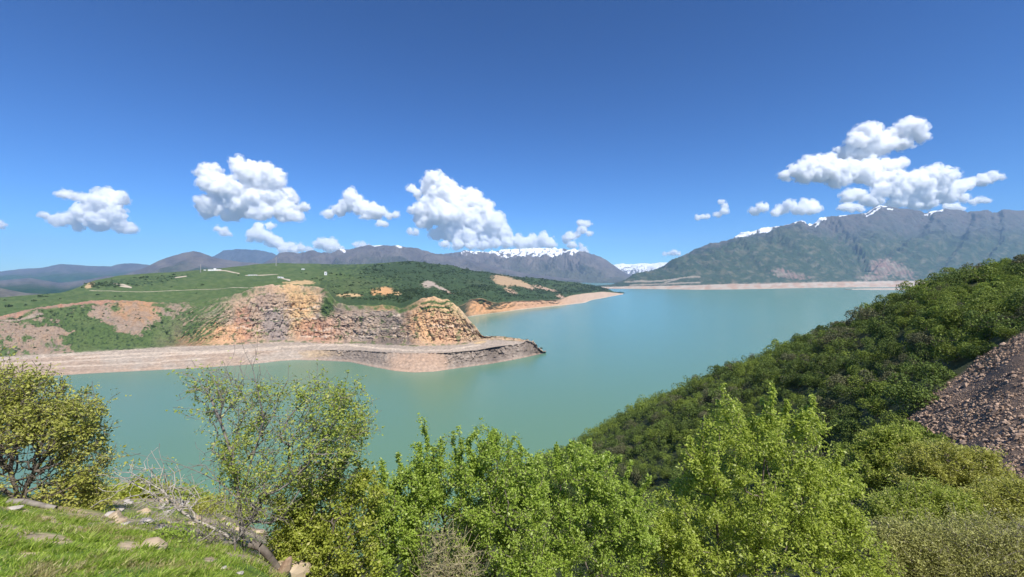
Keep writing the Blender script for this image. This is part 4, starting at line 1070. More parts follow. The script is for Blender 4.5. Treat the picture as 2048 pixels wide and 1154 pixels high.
# green bush group in the middle
m_lf_yel = mat_leaf("leaf_yellow_green", (0.299, 0.356, 0.046), (0.483, 0.529, 0.092), (0.621, 0.598, 0.230), trans=0.45, rough=0.5)
def green_bush(label, cx, D, blobs, n_t, n_leaf, seed, shoots, base_px=None, mat=None, leaf=0.034, bare=None, tw=0, group="fresh green bushes along the slope edge"):
    b = on_near(base_px or cx, D)
    ch = [[b, b + np.array([0.0, 0, 0.25])]]
    return plant("bush", label, "bush", b, ch, blobs, D, n_t, n_leaf, leaf, mat or m_lf_green, m_bark_dark, seed, w=0.15, ex=0.36, spread=0.06, leaf_asp=0.62, up=0.15, shoots=shoots, thr=0.011, bare=bare, tw=tw, rmax=0.05, group=group)
green_bush("leafy green bush with upright shoots, left one of the middle group", 850, 6.6,
           [(830, 1010, 75, 60), (790, 1080, 70, 70), (880, 1060, 80, 90), (860, 960, 55, 45), (770, 990, 40, 40), (900, 950, 40, 45), (830, 1130, 100, 60), (760, 1050, 35, 40)], 900, 46000, 511,
           [(860, 940, 849, 853, 0), (880, 930, 883, 878, .1), (910, 930, 915, 850, 0), (900, 920, 905, 865, .2), (830, 960, 838, 890, 0), (800, 970, 795, 905, .1), (770, 980, 762, 925, 0), (850, 950, 866, 900, .2), (925, 930, 925, 880, 0)], mat=m_lf_green, bare=[(880, 1100, 45, 80, 0.85), (935, 985, 40, 40, 0.6)], tw=300)
green_bush("leafy green bush with tall leafy spikes in the middle of the group", 990, 6.4,
           [(990, 990, 80, 60), (960, 1060, 60, 60), (1030, 1050, 80, 80), (990, 930, 50, 40), (1040, 950, 50, 45), (950, 950, 40, 40), (1000, 1130, 110, 60)], 900, 46000, 512,
           [(975, 920, 980, 868, 0), (990, 910, 988, 862, .1), (1020, 920, 1028, 870, 0), (1040, 930, 1035, 882, .2), (950, 930, 948, 868, 0), (1055, 940, 1052, 900, 0), (985, 920, 996, 875, .1), (960, 930, 958, 890, .1)], bare=[(960, 1110, 60, 60, 0.6), (1050, 1090, 50, 40, 0.5)], tw=250)
green_bush("broad bright green bush left of the tall bright tree", 1160, 6.9,
           [(1130, 980, 70, 60), (1180, 1040, 80, 80), (1110, 1060, 60, 70), (1220, 1000, 45, 50), (1160, 930, 50, 40), (1200, 950, 40, 40), (1090, 940, 35, 35), (1240, 1090, 60, 60), (1160, 1130, 110, 60), (1280, 1040, 40, 60)], 950, 54000, 513,
           [(1110, 940, 1112, 892, 0), (1150, 920, 1145, 885, 0), (1175, 920, 1180, 880, .1), (1210, 940, 1216, 905, 0), (1240, 980, 1262, 925, .1), (1080, 940, 1075, 905, 0), (1230, 950, 1240, 915, .2), (1280, 1000, 1300, 955, 0)])
green_bush("pale yellow-green shrub beside the half-bare tree", 660, 6.0,
           [(660, 1010, 60, 55), (700, 1060, 60, 60), (640, 1080, 60, 60), (690, 960, 40, 40), (600, 1060, 40, 50), (700, 1130, 70, 50), (620, 1130, 70, 40), (735, 1000, 25, 50), (640, 960, 40, 40), (585, 1010, 34, 40), (560, 1060, 30, 40), (600, 1110, 40, 40)], 900, 36000, 514,
           [(690, 950, 700, 905, 0), (720, 960, 735, 940, 0)], mat=m_lf_yel, leaf=0.036, tw=120, group=None)
# dry stalks at the bottom of the middle group
bdry = on_near(900, 5.6)
plant("bush", "dry leafless brown stalks in front of the green bushes", "bush", bdry, [[bdry, bdry + np.array([0, 0, 0.1])]], [(895, 1110, 32, 45), (925, 1130, 36, 34), (870, 1140, 32, 24)], 5.8, 150, 700, 0.022, m_lf_fuzz,
      mat_plain("dry_stalk", (0.22, 0.19, 0.11), (0.38, 0.33, 0.2), scale=9, bump=0), 515, w=0.0, ex=0.25, rtip=0.0028, tw=220, tw_len=0.35)

# half-bare tree with thin leaves, left of the middle
D1 = 5.6
tb = on_near(488, D1)
def ch_px(pts, dd=0.0, D=D1): return [P(a, D + dd + c, b) for a, b, c in [(p + (0,))[:3] for p in pts]]
chains = [[tb] + ch_px([(484, 1060), (478, 1000), (470, 950), (462, 905), (440, 840), (418, 790), (400, 765), (372, 750), (345, 742)]),
          ch_px([(478, 1000), (500, 930), (520, 870), (528, 840), (515, 780), (505, 735), (490, 705), (482, 680)], 0.05),
          ch_px([(440, 840), (445, 800), (432, 770), (420, 745), (402, 738)], 0.0),
          ch_px([(462, 905), (478, 850), (476, 800), (462, 765), (455, 745)], 0.1),
          ch_px([(484, 1060), (530, 1000), (560, 950), (600, 900), (630, 850), (640, 800), (645, 760)], 0.2),
          ch_px([(530, 1000), (580, 960), (640, 930), (690, 880), (720, 850)], 0.3),
          ch_px([(478, 1000), (440, 965), (400, 945), (350, 925), (300, 915), (262, 905)], -0.1),
          ch_px([(440, 965), (410, 930), (370, 935), (340, 950), (300, 955)], -0.2),
          ch_px([(520, 870), (548, 830), (560, 790), (575, 760)], 0.1),
          ch_px([(505, 735), (512, 712), (510, 695)], 0.0)]
plant("tree", "half-bare many-stemmed tree with thin pale green leaves and grey branches leaning left", "tree", tb, chains,
      [(640, 850, 75, 75), (690, 870, 50, 70), (640, 780, 50, 40), (600, 900, 70, 70), (520, 900, 60, 70), (480, 850, 50, 60), (470, 790, 50, 45), (410, 800, 40, 40), (560, 980, 70, 50), (530, 800, 35, 50), (430, 760, 45, 25), (700, 800, 30, 40), (480, 960, 40, 50), (440, 905, 28, 30), (680, 940, 40, 30), (395, 745, 30, 12), (720, 860, 22, 40), (460, 735, 25, 16)],
      D1 + 0.15, 900, 15500, 0.033, m_lf_sparse, m_bark_grey, 521, rtip=0.0022, ex=0.41, w=0.35, spread=0.06, leaf_asp=0.55, tw=800, tw_len=0.3, thr=0.008, rmax=0.026,
      bare=[(490, 720, 70, 50, 0.97), (380, 780, 60, 60, 0.5), (470, 790, 50, 60, 0.4), (330, 940, 110, 70, 0.93), (330, 1000, 120, 60, 0.97), (480, 1060, 70, 60, 0.9), (545, 870, 40, 60, 0.5)])

dbr = on_near(470, 5.3)
plant("branch", "long bare pale dead branch leaning up to the left in front of the lake", "branch", dbr, [[dbr] + ch_px([(455, 1072), (430, 1058), (390, 1040), (345, 1012), (300, 985), (262, 965), (228, 945)], 0, 5.3), ch_px([(390, 1040), (350, 1045), (300, 1050)], 0.1, 5.3), ch_px([(345, 1012), (330, 985), (290, 960)], 0, 5.3), ch_px([(430, 1058), (400, 1085), (360, 1095)], 0, 5.2)],
      [(300, 960, 60, 25), (350, 1000, 50, 25)], 5.3, 60, 260, 0.03, m_lf_sparse, mat_plain("bark_pale", (0.30, 0.26, 0.22), (0.44, 0.40, 0.35), scale=9, bump=0.3, bdist=0.02), 522, rtip=0.0030, ex=0.34, w=0.5, tw=130, tw_len=0.28, rmax=0.020)
plant("bush", "tangle of thin dead grey twigs round the foot of the half-bare tree", "bush", on_near(470, 5.1), [[on_near(470, 5.1), on_near(470, 5.1, 0.1)]], [(450, 1040, 50, 40), (500, 1050, 40, 40), (420, 1070, 40, 22), (520, 1000, 30, 40)], 5.3, 150, 500, 0.03, m_lf_sparse, m_bark_grey, 523, rtip=0.0022, ex=0.3, w=0.1, tw=200, tw_len=0.28)

# olive bush at the left edge
bl = on_near(40, 6.4)
chl = [[bl] + ch_px([(20, 940), (28, 900), (60, 870)], 0, 6.4), [bl] + ch_px([(70, 940), (100, 900), (130, 850)], 0, 6.4), [bl] + ch_px([(-40, 940), (-60, 860)], 0.1, 6.4), [bl] + ch_px([(120, 985), (170, 960)], -0.1, 6.4)]
plant("bush", "large olive-green bush with dark bare stems underneath, at the left edge", "bush", bl, chl,
      [(60, 860, 80, 60), (120, 850, 60, 50), (0, 840, 80, 60), (20, 780, 60, 40), (-60, 820, 80, 70), (150, 880, 45, 50), (90, 800, 60, 40), (170, 820, 30, 35), (130, 950, 40, 40), (-120, 880, 80, 80), (160, 990, 35, 25), (60, 770, 25, 20), (182, 875, 16, 30), (-20, 750, 30, 20), (120, 985, 60, 30), (175, 940, 35, 45), (40, 930, 80, 40), (195, 1000, 30, 18)],
      6.5, 1700, 34000, 0.040, m_lf_olive, m_bark_dark, 531, w=0.3, spread=0.08, tw=900, tw_len=0.35, thr=0.011, rmax=0.028, bare=[(50, 930, 75, 55, 0.9), (190, 790, 50, 25, 0.3)])

# feathery shrubs on the right
def fuzz(label, cx, D, blobs, seed, mat, n_t=600, n_leaf=34000, leaf=0.055, tw=250, bark=None):
    b = on_near(cx, D)
    return plant("bush", label, "bush", b, [[b, b + np.array([0, 0, 0.3])]], blobs, D, n_t, n_leaf, leaf, mat, bark or m_bark_grey, seed, w=0.12, ex=0.33, spread=0.11, leaf_asp=0.42, up=0.35, tw=tw, tw_len=0.4, thr=0.014, rmax=0.05, shell=0.65, group="feathery shrubs below the scree slope")
fuzz("feathery grey-olive shrub touching the foot of the scree", 1890, 14.5, [(1880, 925, 60, 38), (1930, 930, 55, 36), (1840, 950, 45, 35), (1960, 960, 60, 30), (1900, 970, 70, 30)], 541, m_lf_olive, leaf=0.075)
fuzz("bushy green shrub behind the tall bright tree's right side", 1770, 17.0, [(1770, 905, 50, 40), (1790, 880, 45, 30), (1740, 930, 40, 36), (1810, 920, 35, 35), (1770, 960, 60, 36)], 542, m_lf_sparse, leaf=0.085)
fuzz("yellowish shrub at the right edge below the scree", 2020, 11.5, [(2010, 1010, 60, 34), (2060, 1000, 50, 40), (1960, 1020, 50, 30), (2030, 1050, 70, 36), (2100, 1020, 50, 40)], 543, m_lf_olive, leaf=0.06)
fuzz("pale green shrub between the tall tree and the yellowish one", 1850, 11.5, [(1850, 1010, 60, 34), (1800, 1020, 50, 34), (1900, 1010, 50, 32), (1850, 1050, 80, 36), (1780, 1050, 40, 30)], 544, m_lf_sparse, leaf=0.06)
fuzz("low pale shrub with bare white twigs in the bottom right corner", 1960, 8.6, [(1950, 1085, 70, 40), (2010, 1090, 60, 40), (1900, 1100, 60, 40), (2060, 1100, 60, 50), (1960, 1140, 100, 36), (1870, 1140, 60, 30)], 545, m_lf_fuzz, leaf=0.04, n_leaf=42000, tw=420)
fuzz("pale shrub right beside the foot of the tall bright tree", 1820, 8.8, [(1820, 1090, 55, 40), (1790, 1130, 50, 36), (1850, 1120, 50, 36), (1760, 1090, 30, 30)], 546, m_lf_fuzz, leaf=0.042, tw=250)
# low growth along the lip of the bench
for i, (x, D_, r, mt, lb) in enumerate([(235, 13.5, 24, m_lf_sparse, "low green shrub on the bench lip just right of the left-edge bush"), (300, 14.0, 22, m_lf_olive, "low olive shrub on the bench lip above the lake, behind the bare branches"), (365, 14.0, 24, m_lf_sparse, "low green shrub on the bench lip between the bare branches and the half-bare tree"), (425, 13.6, 22, m_lf_olive, "low olive shrub on the bench lip right behind the half-bare tree's stems"), (480, 12.5, 24, m_lf_sparse, "low green shrub on the bench lip hidden partly by the half-bare tree"), (270, 11.0, 18, m_lf_yel, "small yellowish shrub on the bench below the low green shrubs of the lip"), (400, 9.5, 16, m_lf_olive, "small olive shrub among the rubble stones of the bench"), (200, 9.5, 18, m_lf_sparse, "small green shrub on the bench touching the left-edge bush"),
                                        (345, 4.6, 22, m_lf_green, "small rounded green weed beside the tan boulder in the grass"), (590, 8.0, 34, m_lf_olive, "low yellowish shrub right of the half-bare tree's foot")]):
    b = on_near(x, D_); y = HOR + (CZ - b[2]) / D_ * F; r = r * 1.35 if D_ > 10 else r
    small = D_ < 5
    plant("bush", lb, "bush", b, [[b, b + np.array([0, 0, 0.05])]], [(x, y - r * 0.6, r * 1.3, r * 0.7), (x + r * 0.8, y - r * 0.4, r, r * 0.5), (x - r * 0.8, y - r * 0.4, r, r * 0.5)], D_, 160, 2600 if not small else 900, 0.075 if D_ > 10 else (0.028 if small else 0.04), mt, m_bark_dark, 560 + i, w=0.1, ex=0.3, rtip=0.002, up=0.3, thr=0.02, spread=0.05 if small else 0.1)

# ------------------------------------------------------------------ shrubs of the wooded hill
m_sh = [mat_leaf("shrub_dark_green", (0.067, 0.103, 0.022), (0.150, 0.206, 0.041), None, 0.25, 0.6, objvar=0.3),
        mat_leaf("shrub_bright_green", (0.121, 0.172, 0.025), (0.241, 0.305, 0.052), None, 0.3, 0.6, objvar=0.2),
        mat_leaf("shrub_grey_twigs", (0.095, 0.105, 0.045), (0.18, 0.18, 0.09), None, 0.2, 0.7, objvar=0.2)]
def shrub_points(rs, n, lobes=8):
    c = rs.normal(size=(lobes, 3)) * np.array([0.55, 0.55, 0.22]) + np.array([0, 0, 0.62]); r = rs.uniform(0.3, 0.52, lobes)
    k = rs.integers(0, lobes, n)
    d = rs.normal(size=(n, 3)); d[:, 2] = d[:, 2] + 0.35; d /= np.linalg.norm(d, axis=1)[:, None]
    p = c[k] + d * (r[k] * rs.uniform(0.85, 1.06, n))[:, None]
    p[:, 2] = np.maximum(p[:, 2], rs.uniform(0.0, 0.25, n))
    return p, d
protos = []
for q in range(6):
    rs = np.random.default_rng(600 + q)
    p, d = shrub_points(rs, 2300)
    lm = leaf_mesh("crown", p, 0.11 * rs.uniform(0.6, 1.3, len(p)), rs, None, aspect=0.6, normals=d, up=0.2)
    stems = [np.array([[0, 0, -0.15], [0, 0, 0.1], *(np.array([math.cos(a), math.sin(a), 1.2]) * np.array([0.3, 0.3, 0.45]) * s for s in (0.5, 1.0))]) for a in rs.uniform(0, 6.28, 1)]
    tg = p[rs.choice(len(p), 30)] * 0.85
    pts, par = skeleton(stems, tg, 0.2, rs)
    tm = tubes("trunk", pts, par, radii(par, 0.008, 0.45), 4)
    tm.materials.append(m_bark_dark)
    protos.append((lm, tm))
# candidate places
rs = np.random.default_rng(77)
cand = []
def add_cands(n, x0, x1, d0, d1):
    px_ = rs.uniform(x0, x1, n); d_ = np.sqrt(rs.uniform(d0 ** 2, d1 ** 2, n)); return np.stack([px_, d_], 1)
cnd = add_cands(24000, 1040, 2480, 17, 215)
zc = near_z(cnd[:, 0], cnd[:, 1]); pyc = HOR + (CZ - zc) / cnd[:, 1] * F
crest_d = np.interp(cnd[:, 0], [1060, 1130, 1250, 1400, 1600, 1700, 1850, 1950, 2048, 2300], [190, 190, 170, 150, 125, 115, 95, 85, 78, 70])
ok = (cnd[:, 1] < crest_d * 1.12) & (scree_mask(cnd[:, 0], cnd[:, 1]) < 0.3 + 0.69 * (rs.uniform(size=len(cnd)) < 0.05)) & (pyc < 1130)
ok &= ~((cnd[:, 0] > 1860) & (pyc > 905))
cnd = cnd[ok]; crest_d = crest_d[ok]
# keep them apart
size = rs.uniform(0.8, 2.1, len(cnd)) * np.interp(cnd[:, 1], [20, 60, 120], [0.95, 1.15, 1.25])
keep = []; cell = {}
for i in range(len(cnd)):
    x = (cnd[i, 0] - 1024) / F * cnd[i, 1]; y = cnd[i, 1]; g_ = (int(x // 3), int(y // 3)); bad = False
    for a in (-1, 0, 1):
        for b in (-1, 0, 1):
            for j in cell.get((g_[0] + a, g_[1] + b), ()):
                if (x - j[0]) ** 2 + (y - j[1]) ** 2 < (0.72 * (size[i] + j[2])) ** 2: bad = True
    if not bad:
        keep.append(i); cell.setdefault(g_, []).append((x, y, size[i]))
keep = np.array(keep)
cnd = cnd[keep]; size = size[keep]
zc = near_z(cnd[:, 0], cnd[:, 1]); pyc = HOR + (CZ - zc) / cnd[:, 1] * F
print("shrubs", len(keep))
vis = size / cnd[:, 1] * ((cnd[:, 0] < 2090) & (cnd[:, 0] > 1060)) * np.where((pyc > 980) & (cnd[:, 0] > 1300) & (cnd[:, 0] < 1720), 0.3, 1.0)
order = np.argsort(-vis)
kindn = fbm(cnd[:, 0] / 160, cnd[:, 1] / 25, 3, 615) + rs.normal(size=len(cnd)) * 0.28
kind_ = np.where(kindn < -0.30, 2, np.where(kindn + 0.3 * sm(1750, 1950, cnd[:, 0]) > 0.2, 1, 0))
adj = ["dark green", "bright green", "greyish"]
SV = []; SF = {0: [], 1: [], 2: []}; so = 0
stuffV = {0: [], 1: [], 2: []}
def where_words(px, d):
    cr = np.interp(px, [1060, 1130, 1250, 1400, 1600, 1700, 1850, 1950, 2048, 2300], [190, 190, 170, 150, 125, 115, 95, 85, 78, 70])
    py = HOR + (CZ - float(near_z(np.array([px]), np.array([d]))[0])) / d * F
    side = ("by the right edge", "above the scree", "left of the scree", "right of the tree top", "above the tall tree", "left of the tall tree")[0 if px > 1960 else 1 if px > 1850 else 2 if px > 1740 else 3 if px > 1640 else 4 if px > 1420 else 5]
    f = d / cr
    h = "on the skyline" if f > 0.9 else "just below skyline" if f > 0.78 else "upper slope" if f > 0.64 else "middle slope" if f > 0.5 else "lower slope" if f > 0.36 else "slope foot"
    return h + ", " + side
proto_mesh = {}; named = []
for rank, i in enumerate(order):
    px_, d_ = cnd[i]; s = size[i]; q = int(rs.integers(0, 6)); kd = int(kind_[i]); rot = rs.uniform(0, 6.28)
    pos = np.array([(px_ - 1024) / F * d_, d_, zc[i] - 0.1])
    sc3 = (s * rs.uniform(0.9, 1.15), s * rs.uniform(0.9, 1.15), s * rs.uniform(0.95, 1.35))
    if rank < 300:
        R = bpy.data.objects.new("shrub", None); col.objects.link(R); R.location = pos; R.rotation_euler = (0, 0, rot); R.scale = sc3; R.empty_display_size = 0.5
        ww = where_words(px_, d_)
        tag(R, None, "shrub", "shrubs covering the wooded hill"); named.append((kd, ww, px_, R))
        if (q, kd) not in proto_mesh:
            c_ = protos[q][0].copy(); c_.materials.append(m_sh[kd]); proto_mesh[(q, kd)] = c_
        link("crown", proto_mesh[(q, kd)], None, R); link("trunk", protos[q][1], None, R)
    else:
        r2 = np.random.default_rng(9000 + i)
        p, d = shrub_points(r2, 650 if vis[i] < 0.02 else 1100)
        cr_, sr_ = math.cos(rot), math.sin(rot)
        p = p * np.array(sc3); p = np.stack([p[:, 0] * cr_ - p[:, 1] * sr_, p[:, 0] * sr_ + p[:, 1] * cr_, p[:, 2]], 1) + pos
        stuffV[kd].append((p, d, s))
ords = ["leftmost", "second from the left", "third from the left", "fourth from the left", "fifth from the left", "sixth from the left", "seventh from the left", "eighth from the left", "ninth from the left", "tenth from the left", "eleventh from the left", "twelfth from the left", "thirteenth from the left", "fourteenth from the left", "fifteenth from the left", "sixteenth from the left", "seventeenth from the left", "eighteenth from the left", "nineteenth from the left", "twentieth from the left", "next to last from the left", "last from the left"]
cells_ = {}
for e in named: cells_.setdefault((e[0], e[1]), []).append(e)
for (kd, ww), es in cells_.items():
    es.sort(key=lambda e: e[2])
    for k, e in enumerate(es):
        e[3]["label"] = (adj[kd] + " shrub " + ww) if len(es) == 1 else (adj[kd] + " shrub, " + (ords[k] if k < len(ords) else "among the rightmost") + " " + ww)
SPf = []; Df = []; Sf = []; MI = []
for kd in range(3):
    for (p, d, s) in stuffV[kd]:
        SPf.append(p); Df.append(d); Sf.append(np.full(len(p), 0.15 * s)); MI.append(np.full(len(p), kd))
r2 = np.random.default_rng(5)
lm = leaf_mesh("scrub", np.concatenate(SPf), np.concatenate(Sf) * r2.uniform(0.6, 1.3, sum(map(len, SPf))), r2, None, aspect=0.65, normals=np.concatenate(Df), up=0.2)
for m_ in m_sh: lm.materials.append(m_)
lm.polygons.foreach_set("material_index", np.concatenate(MI).astype(np.int32))
tag(link("scrub", lm), "mass of small far shrubs on the wooded hill", "scrub", kind="stuff")

# ------------------------------------------------------------------ scree of broken stones
def rough_rock(rs, jag=0.28):
    V, Fc = ICO1
    v = V + rs.normal(size=V.shape) * 0.10
    # cut by random planes for flat broken faces
    for _ in range(7):
        n_ = rs.normal(size=3); n_ /= np.linalg.norm(n_); h = rs.uniform(0.45, 0.85)
        dd = v @ n_ - h; v = v - np.maximum(dd, 0)[:, None] * n_[None]
    return v * np.array([1, rs.uniform(0.6, 0.95), rs.uniform(0.35, 0.75)])
m_stone = mat_plain("purple_brown_stone", (0.22, 0.15, 0.105), (0.42, 0.30, 0.215), scale=1.2, bump=0.3, bdist=0.03, objvar=0.45)
m_stone1 = mat_plain("scree_stone_single", (0.24, 0.165, 0.12), (0.44, 0.32, 0.24), scale=3, bump=0.3, bdist=0.03)
rock_protos = [rough_rock(np.random.default_rng(700 + k)) for k in range(14)]
rs = np.random.default_rng(71)
n0 = 60000
spx = rs.uniform(1780, 2420, n0); sd = rs.uniform(13, 48, n0) ** 1.0
okm = (scree_mask(spx, sd) > rs.uniform(0.2, 0.8, n0))
spx, sd = spx[okm], sd[okm]
keepr = rs.uniform(size=len(spx)) < np.clip(sd / 48, 0.15, 1)
spx, sd = spx[keepr], sd[keepr]
ssz = 0.075 * np.exp(rs.normal(size=len(spx)) * 0.5)
patch = fbm((spx - 1024) / F * sd / 4, sd / 4, 3, 702)
ssz = np.where(patch > 0.12, ssz * 0.5, ssz)
sz_ = near_z(spx, sd)
big = np.argsort(-(ssz / sd) * (spx < 2048))
print("stones", len(spx))
Vs = []; Fs = []; o = 0
def rotm(rs):
    q = rs.normal(size=4); q /= np.linalg.norm(q); w, x, y, z = q
    return np.array([[1 - 2 * (y * y + z * z), 2 * (x * y - z * w), 2 * (x * z + y * w)], [2 * (x * y + z * w), 1 - 2 * (x * x + z * z), 2 * (y * z - x * w)], [2 * (x * z - y * w), 2 * (y * z + x * w), 1 - 2 * (x * x + y * y)]])
rock_me = []
for k in range(14):
    me_ = mesh_from("stone", rock_protos[k], ICO1[1], False); me_.materials.append(m_stone1); rock_me.append(me_)
single = set(big[:120].tolist())
for i in range(len(spx)):
    v = rock_protos[i % 14]
    pos = np.array([(spx[i] - 1024) / F * sd[i], sd[i], sz_[i] + ssz[i] * 0.15])
    if i in single:
        ob = link("stone", rock_me[i % 14], None, loc=pos); ob.scale = (ssz[i],) * 3; ob.rotation_euler = tuple(rs.uniform(0, 6.28, 3))
        tag(ob, "larger angular purple-brown stone lying in the scree slope", "stone", "larger stones lying in the scree slope")
        continue
    Vs.append((v @ rotm(rs).T) * ssz[i] + pos); Fs.append(ICO1[1] + o); o += len(v)
tag(link("scree", mesh_from("scree", np.concatenate(Vs), np.concatenate(Fs), False), m_stone), "loose purple-brown broken stones covering the bare slope on the right", "scree", kind="stuff")

# ------------------------------------------------------------------ rocks, log and rubble by the grass
m_tan = mat_plain("tan_rock", (0.36, 0.27, 0.18), (0.52, 0.42, 0.30), scale=3, bump=0.5, bdist=0.04)
m_pale = mat_plain("pale_rock", (0.34, 0.30, 0.27), (0.50, 0.46, 0.42), scale=4, bump=0.5, bdist=0.03)
def boulder(label, x, y, w, hgt, mat, seed, group=None, d=None, cat="rock"):
    rs = np.random.default_rng(seed)
    d = d or near_hit(x, y)
    V, Fc = ICO3
    v = V.copy()
    for _ in range(10):
        n_ = rs.normal(size=3); n_ /= np.linalg.norm(n_); h = rs.uniform(0.5, 0.9)
        dd = v @ n_ - h; v = v - np.maximum(dd, 0)[:, None] * n_[None] * 0.9
    v = v * (1 + 0.10 * fbm3(V * 2.3 + seed, 3, seed))[:, None]
    sx = w / F * d / 2; szz = hgt / F * d / 2
    v = v * np.array([sx, (sx + szz) / 2, szz])
    a = rs.uniform(-0.4, 0.4); v = np.stack([v[:, 0] * math.cos(a) - v[:, 1] * math.sin(a), v[:, 0] * math.sin(a) + v[:, 1] * math.cos(a), v[:, 2]], 1)
    ob = link("rock", mesh_from("rock", v, Fc, False), mat, loc=on_near(x, d, szz * 0.35))
    tag(ob, label, cat, group); return ob
boulder("tan boulder in the grass beside the small green weed", 305, 1098, 56, 34, m_tan, 801)
boulder("large tan rock at the bottom edge below the half-bare tree", 572, 1150, 96, 44, m_tan, 802)
boulder("brown rock at the foot of the half-bare tree", 537, 1118, 46, 34, m_tan, 803)
boulder("pale flat stone in the grass near the left edge", 28, 1020, 30, 10, m_pale, 804)
boulder("small whitish stone in the grass below the half-bare tree", 448, 1140, 12, 8, m_pale, 805)
boulder("small pale stone near the bottom edge of the grass", 480, 1150, 14, 8, m_pale, 806)
rs = np.random.default_rng(81)
k_ = 0
for i in range(46):
    x = rs.uniform(190, 520); y = rs.uniform(992, 1062) + (x - 350) * 0.08
    if 250 < x < 330 and y > 1060: continue
    w_ = rs.uniform(10, 34) * (0.7 + 0.6 * (y - 990) / 80)
    boulder(("small " if w_ < 17 else "large " if w_ > 27 else "") + ("grey" if i % 2 == 0 else "tan") + " rubble stone " + ("near the left-edge bush" if x < 250 else "left of the half-bare tree's foot" if x > 450 else "under the dead branch's tip" if x < 320 else "under the middle of the dead branch" if x < 390 else "under the dead branch's thick end") + (", close to the grass" if y > 1035 else ", close to the lip" if y < 1012 else ", mid-bench"), x, y, w_, w_ * rs.uniform(0.4, 0.7), m_pale if i % 2 else m_tan, 820 + i, "rubble stones on the bench behind the grass")
# log and stump
def log(label, pts, r, mat, d, cat="log"):
    c = np.array([on_near(a, d, r * 0.6 + b) for a, b in pts]); root = c[0].copy()
    par = np.arange(len(c)) - 1
    rr = np.interp(np.arange(len(c)), [0, len(c) - 1], [r, r * 0.7])
    ob = link("log", tubes("log", c - root, par, rr, 8), mat, loc=root); tag(ob, label, cat); return ob
log("pale weathered log lying at the top edge of the grass under the left bush", [(18, 0.0), (50, 0.02), (85, 0.01), (112, 0.0)], 0.045, m_bark_grey, 5.9)
st = on_near(570, 5.2)
rs = np.random.default_rng(83)
V, Fc = ICO2
v = V * np.array([0.07, 0.07, 0.16]); v[:, 0] += v[:, 2] * 0.35; v *= (1 + 0.25 * fbm3(V * 3, 2, 5))[:, None]
tag(link("stump", mesh_from("stump", v, Fc, False), mat_plain("old_wood", (0.26, 0.17, 0.11), (0.40, 0.29, 0.2), 12), loc=st + np.array([0, 0, 0.1])), "short broken brown stump between the half-bare tree and the large tan rock", "stump")
log("thick fallen brown branch at the foot of the half-bare tree", [(500, 0.10), (520, 0.12), (540, 0.06), (556, 0.0)], 0.05, m_bark_dark, 5.3, "branch")

# ------------------------------------------------------------------ grass of the near bench
rs = np.random.default_rng(91)
n0 = 260000
gpx = rs.uniform(-330, 700, n0); gdd = np.exp(rs.uniform(math.log(2.2), math.log(9.5), n0))
gzz = near_z(gpx, gdd); gpy = HOR + (CZ - gzz) / gdd * F
xx = (gpx - 1024) / F * gdd
g1 = fbm(xx / 3, gdd / 3, 5, 421); g2 = fbm(xx / 0.7, gdd / 0.7, 4, 422)
tuft = fbm(xx / 0.25, gdd / 0.25, 3, 93)
prob = grass_zone(gpx, gpy, g1) * (1 - 0.95 * sandm(gpx, gpy, g2)) * (0.18 + 1.1 * sm(-0.15, 0.35, tuft + 0.5 * g2)) * (1 - 0.75 * sm(0.1, 0.35, fbm(xx / 0.9, gdd / 0.9, 4, 94))) + 0.25 * (gpy > 985) * (tuft > 0.02)
okg = rs.uniform(size=n0) < prob
gpx, gdd, gzz, xx, tuft = gpx[okg], gdd[okg], gzz[okg], xx[okg], tuft[okg]
n = len(gpx); print("grass", n)
base = np.stack([xx, gdd, gzz - 0.01], 1)
hgt = 0.032 * rs.uniform(0.5, 1.5, n) * (1 + 0.9 * sm(0, 0.4, tuft))
lean = rs.normal(size=(n, 2)) * 0.55 + np.array([0.35, 0.05])
tip = base + np.stack([lean[:, 0] * hgt, lean[:, 1] * hgt, hgt], 1)
midp = base + np.stack([lean[:, 0] * hgt * 0.3, lean[:, 1] * hgt * 0.3, hgt * 0.55], 1)
a = rs.uniform(0, np.pi, n); wv = np.stack([np.cos(a), np.sin(a), np.zeros(n)], 1) * (0.0035 * rs.uniform(0.7, 1.5, n))[:, None]
V = np.stack([base - wv, base + wv, midp + wv * 0.8, tip, midp - wv * 0.8], 1).reshape(-1, 3)
i_ = np.arange(n)[:, None] * 5
m_grass = mat_leaf("grass_blades", (0.218, 0.333, 0.040), (0.437, 0.552, 0.092), (0.690, 0.621, 0.299), trans=0.4, rough=0.5)
m_dry = mat_leaf("dry_grass_blades", (0.30, 0.27, 0.10), (0.50, 0.44, 0.20), (0.62, 0.56, 0.34), trans=0.3, rough=0.6)
gm_ = mesh_from("grass", V, i_ + np.arange(5)[None], False); gm_.materials.append(m_grass); gm_.materials.append(m_dry)
dryn = fbm(xx / 0.6, gdd / 0.6, 4, 98) + rs.normal(size=n) * 0.12
gm_.polygons.foreach_set("material_index", (dryn > 0.26).astype(np.int32))
tag(link("grass", gm_), "short bright green grass growing on the bench in the bottom left", "grass", kind="stuff")

# tell equal-looking rubble stones apart by their order
dup_ = {}
for o in col.objects:
    if o.get("group") == "rubble stones on the bench behind the grass": dup_.setdefault(o["label"], []).append(o)
for lb, os_ in dup_.items():
    if len(os_) > 1:
        os_.sort(key=lambda o: o.location.x / o.location.y)
        w_ = ["left", "right"] if len(os_) == 2 else ["leftmost", "second", "third", "fourth", "fifth", "sixth"]
        for o, a_ in zip(os_, w_): o["label"] = a_ + " " + lb.replace(" rubble stone", " stone")
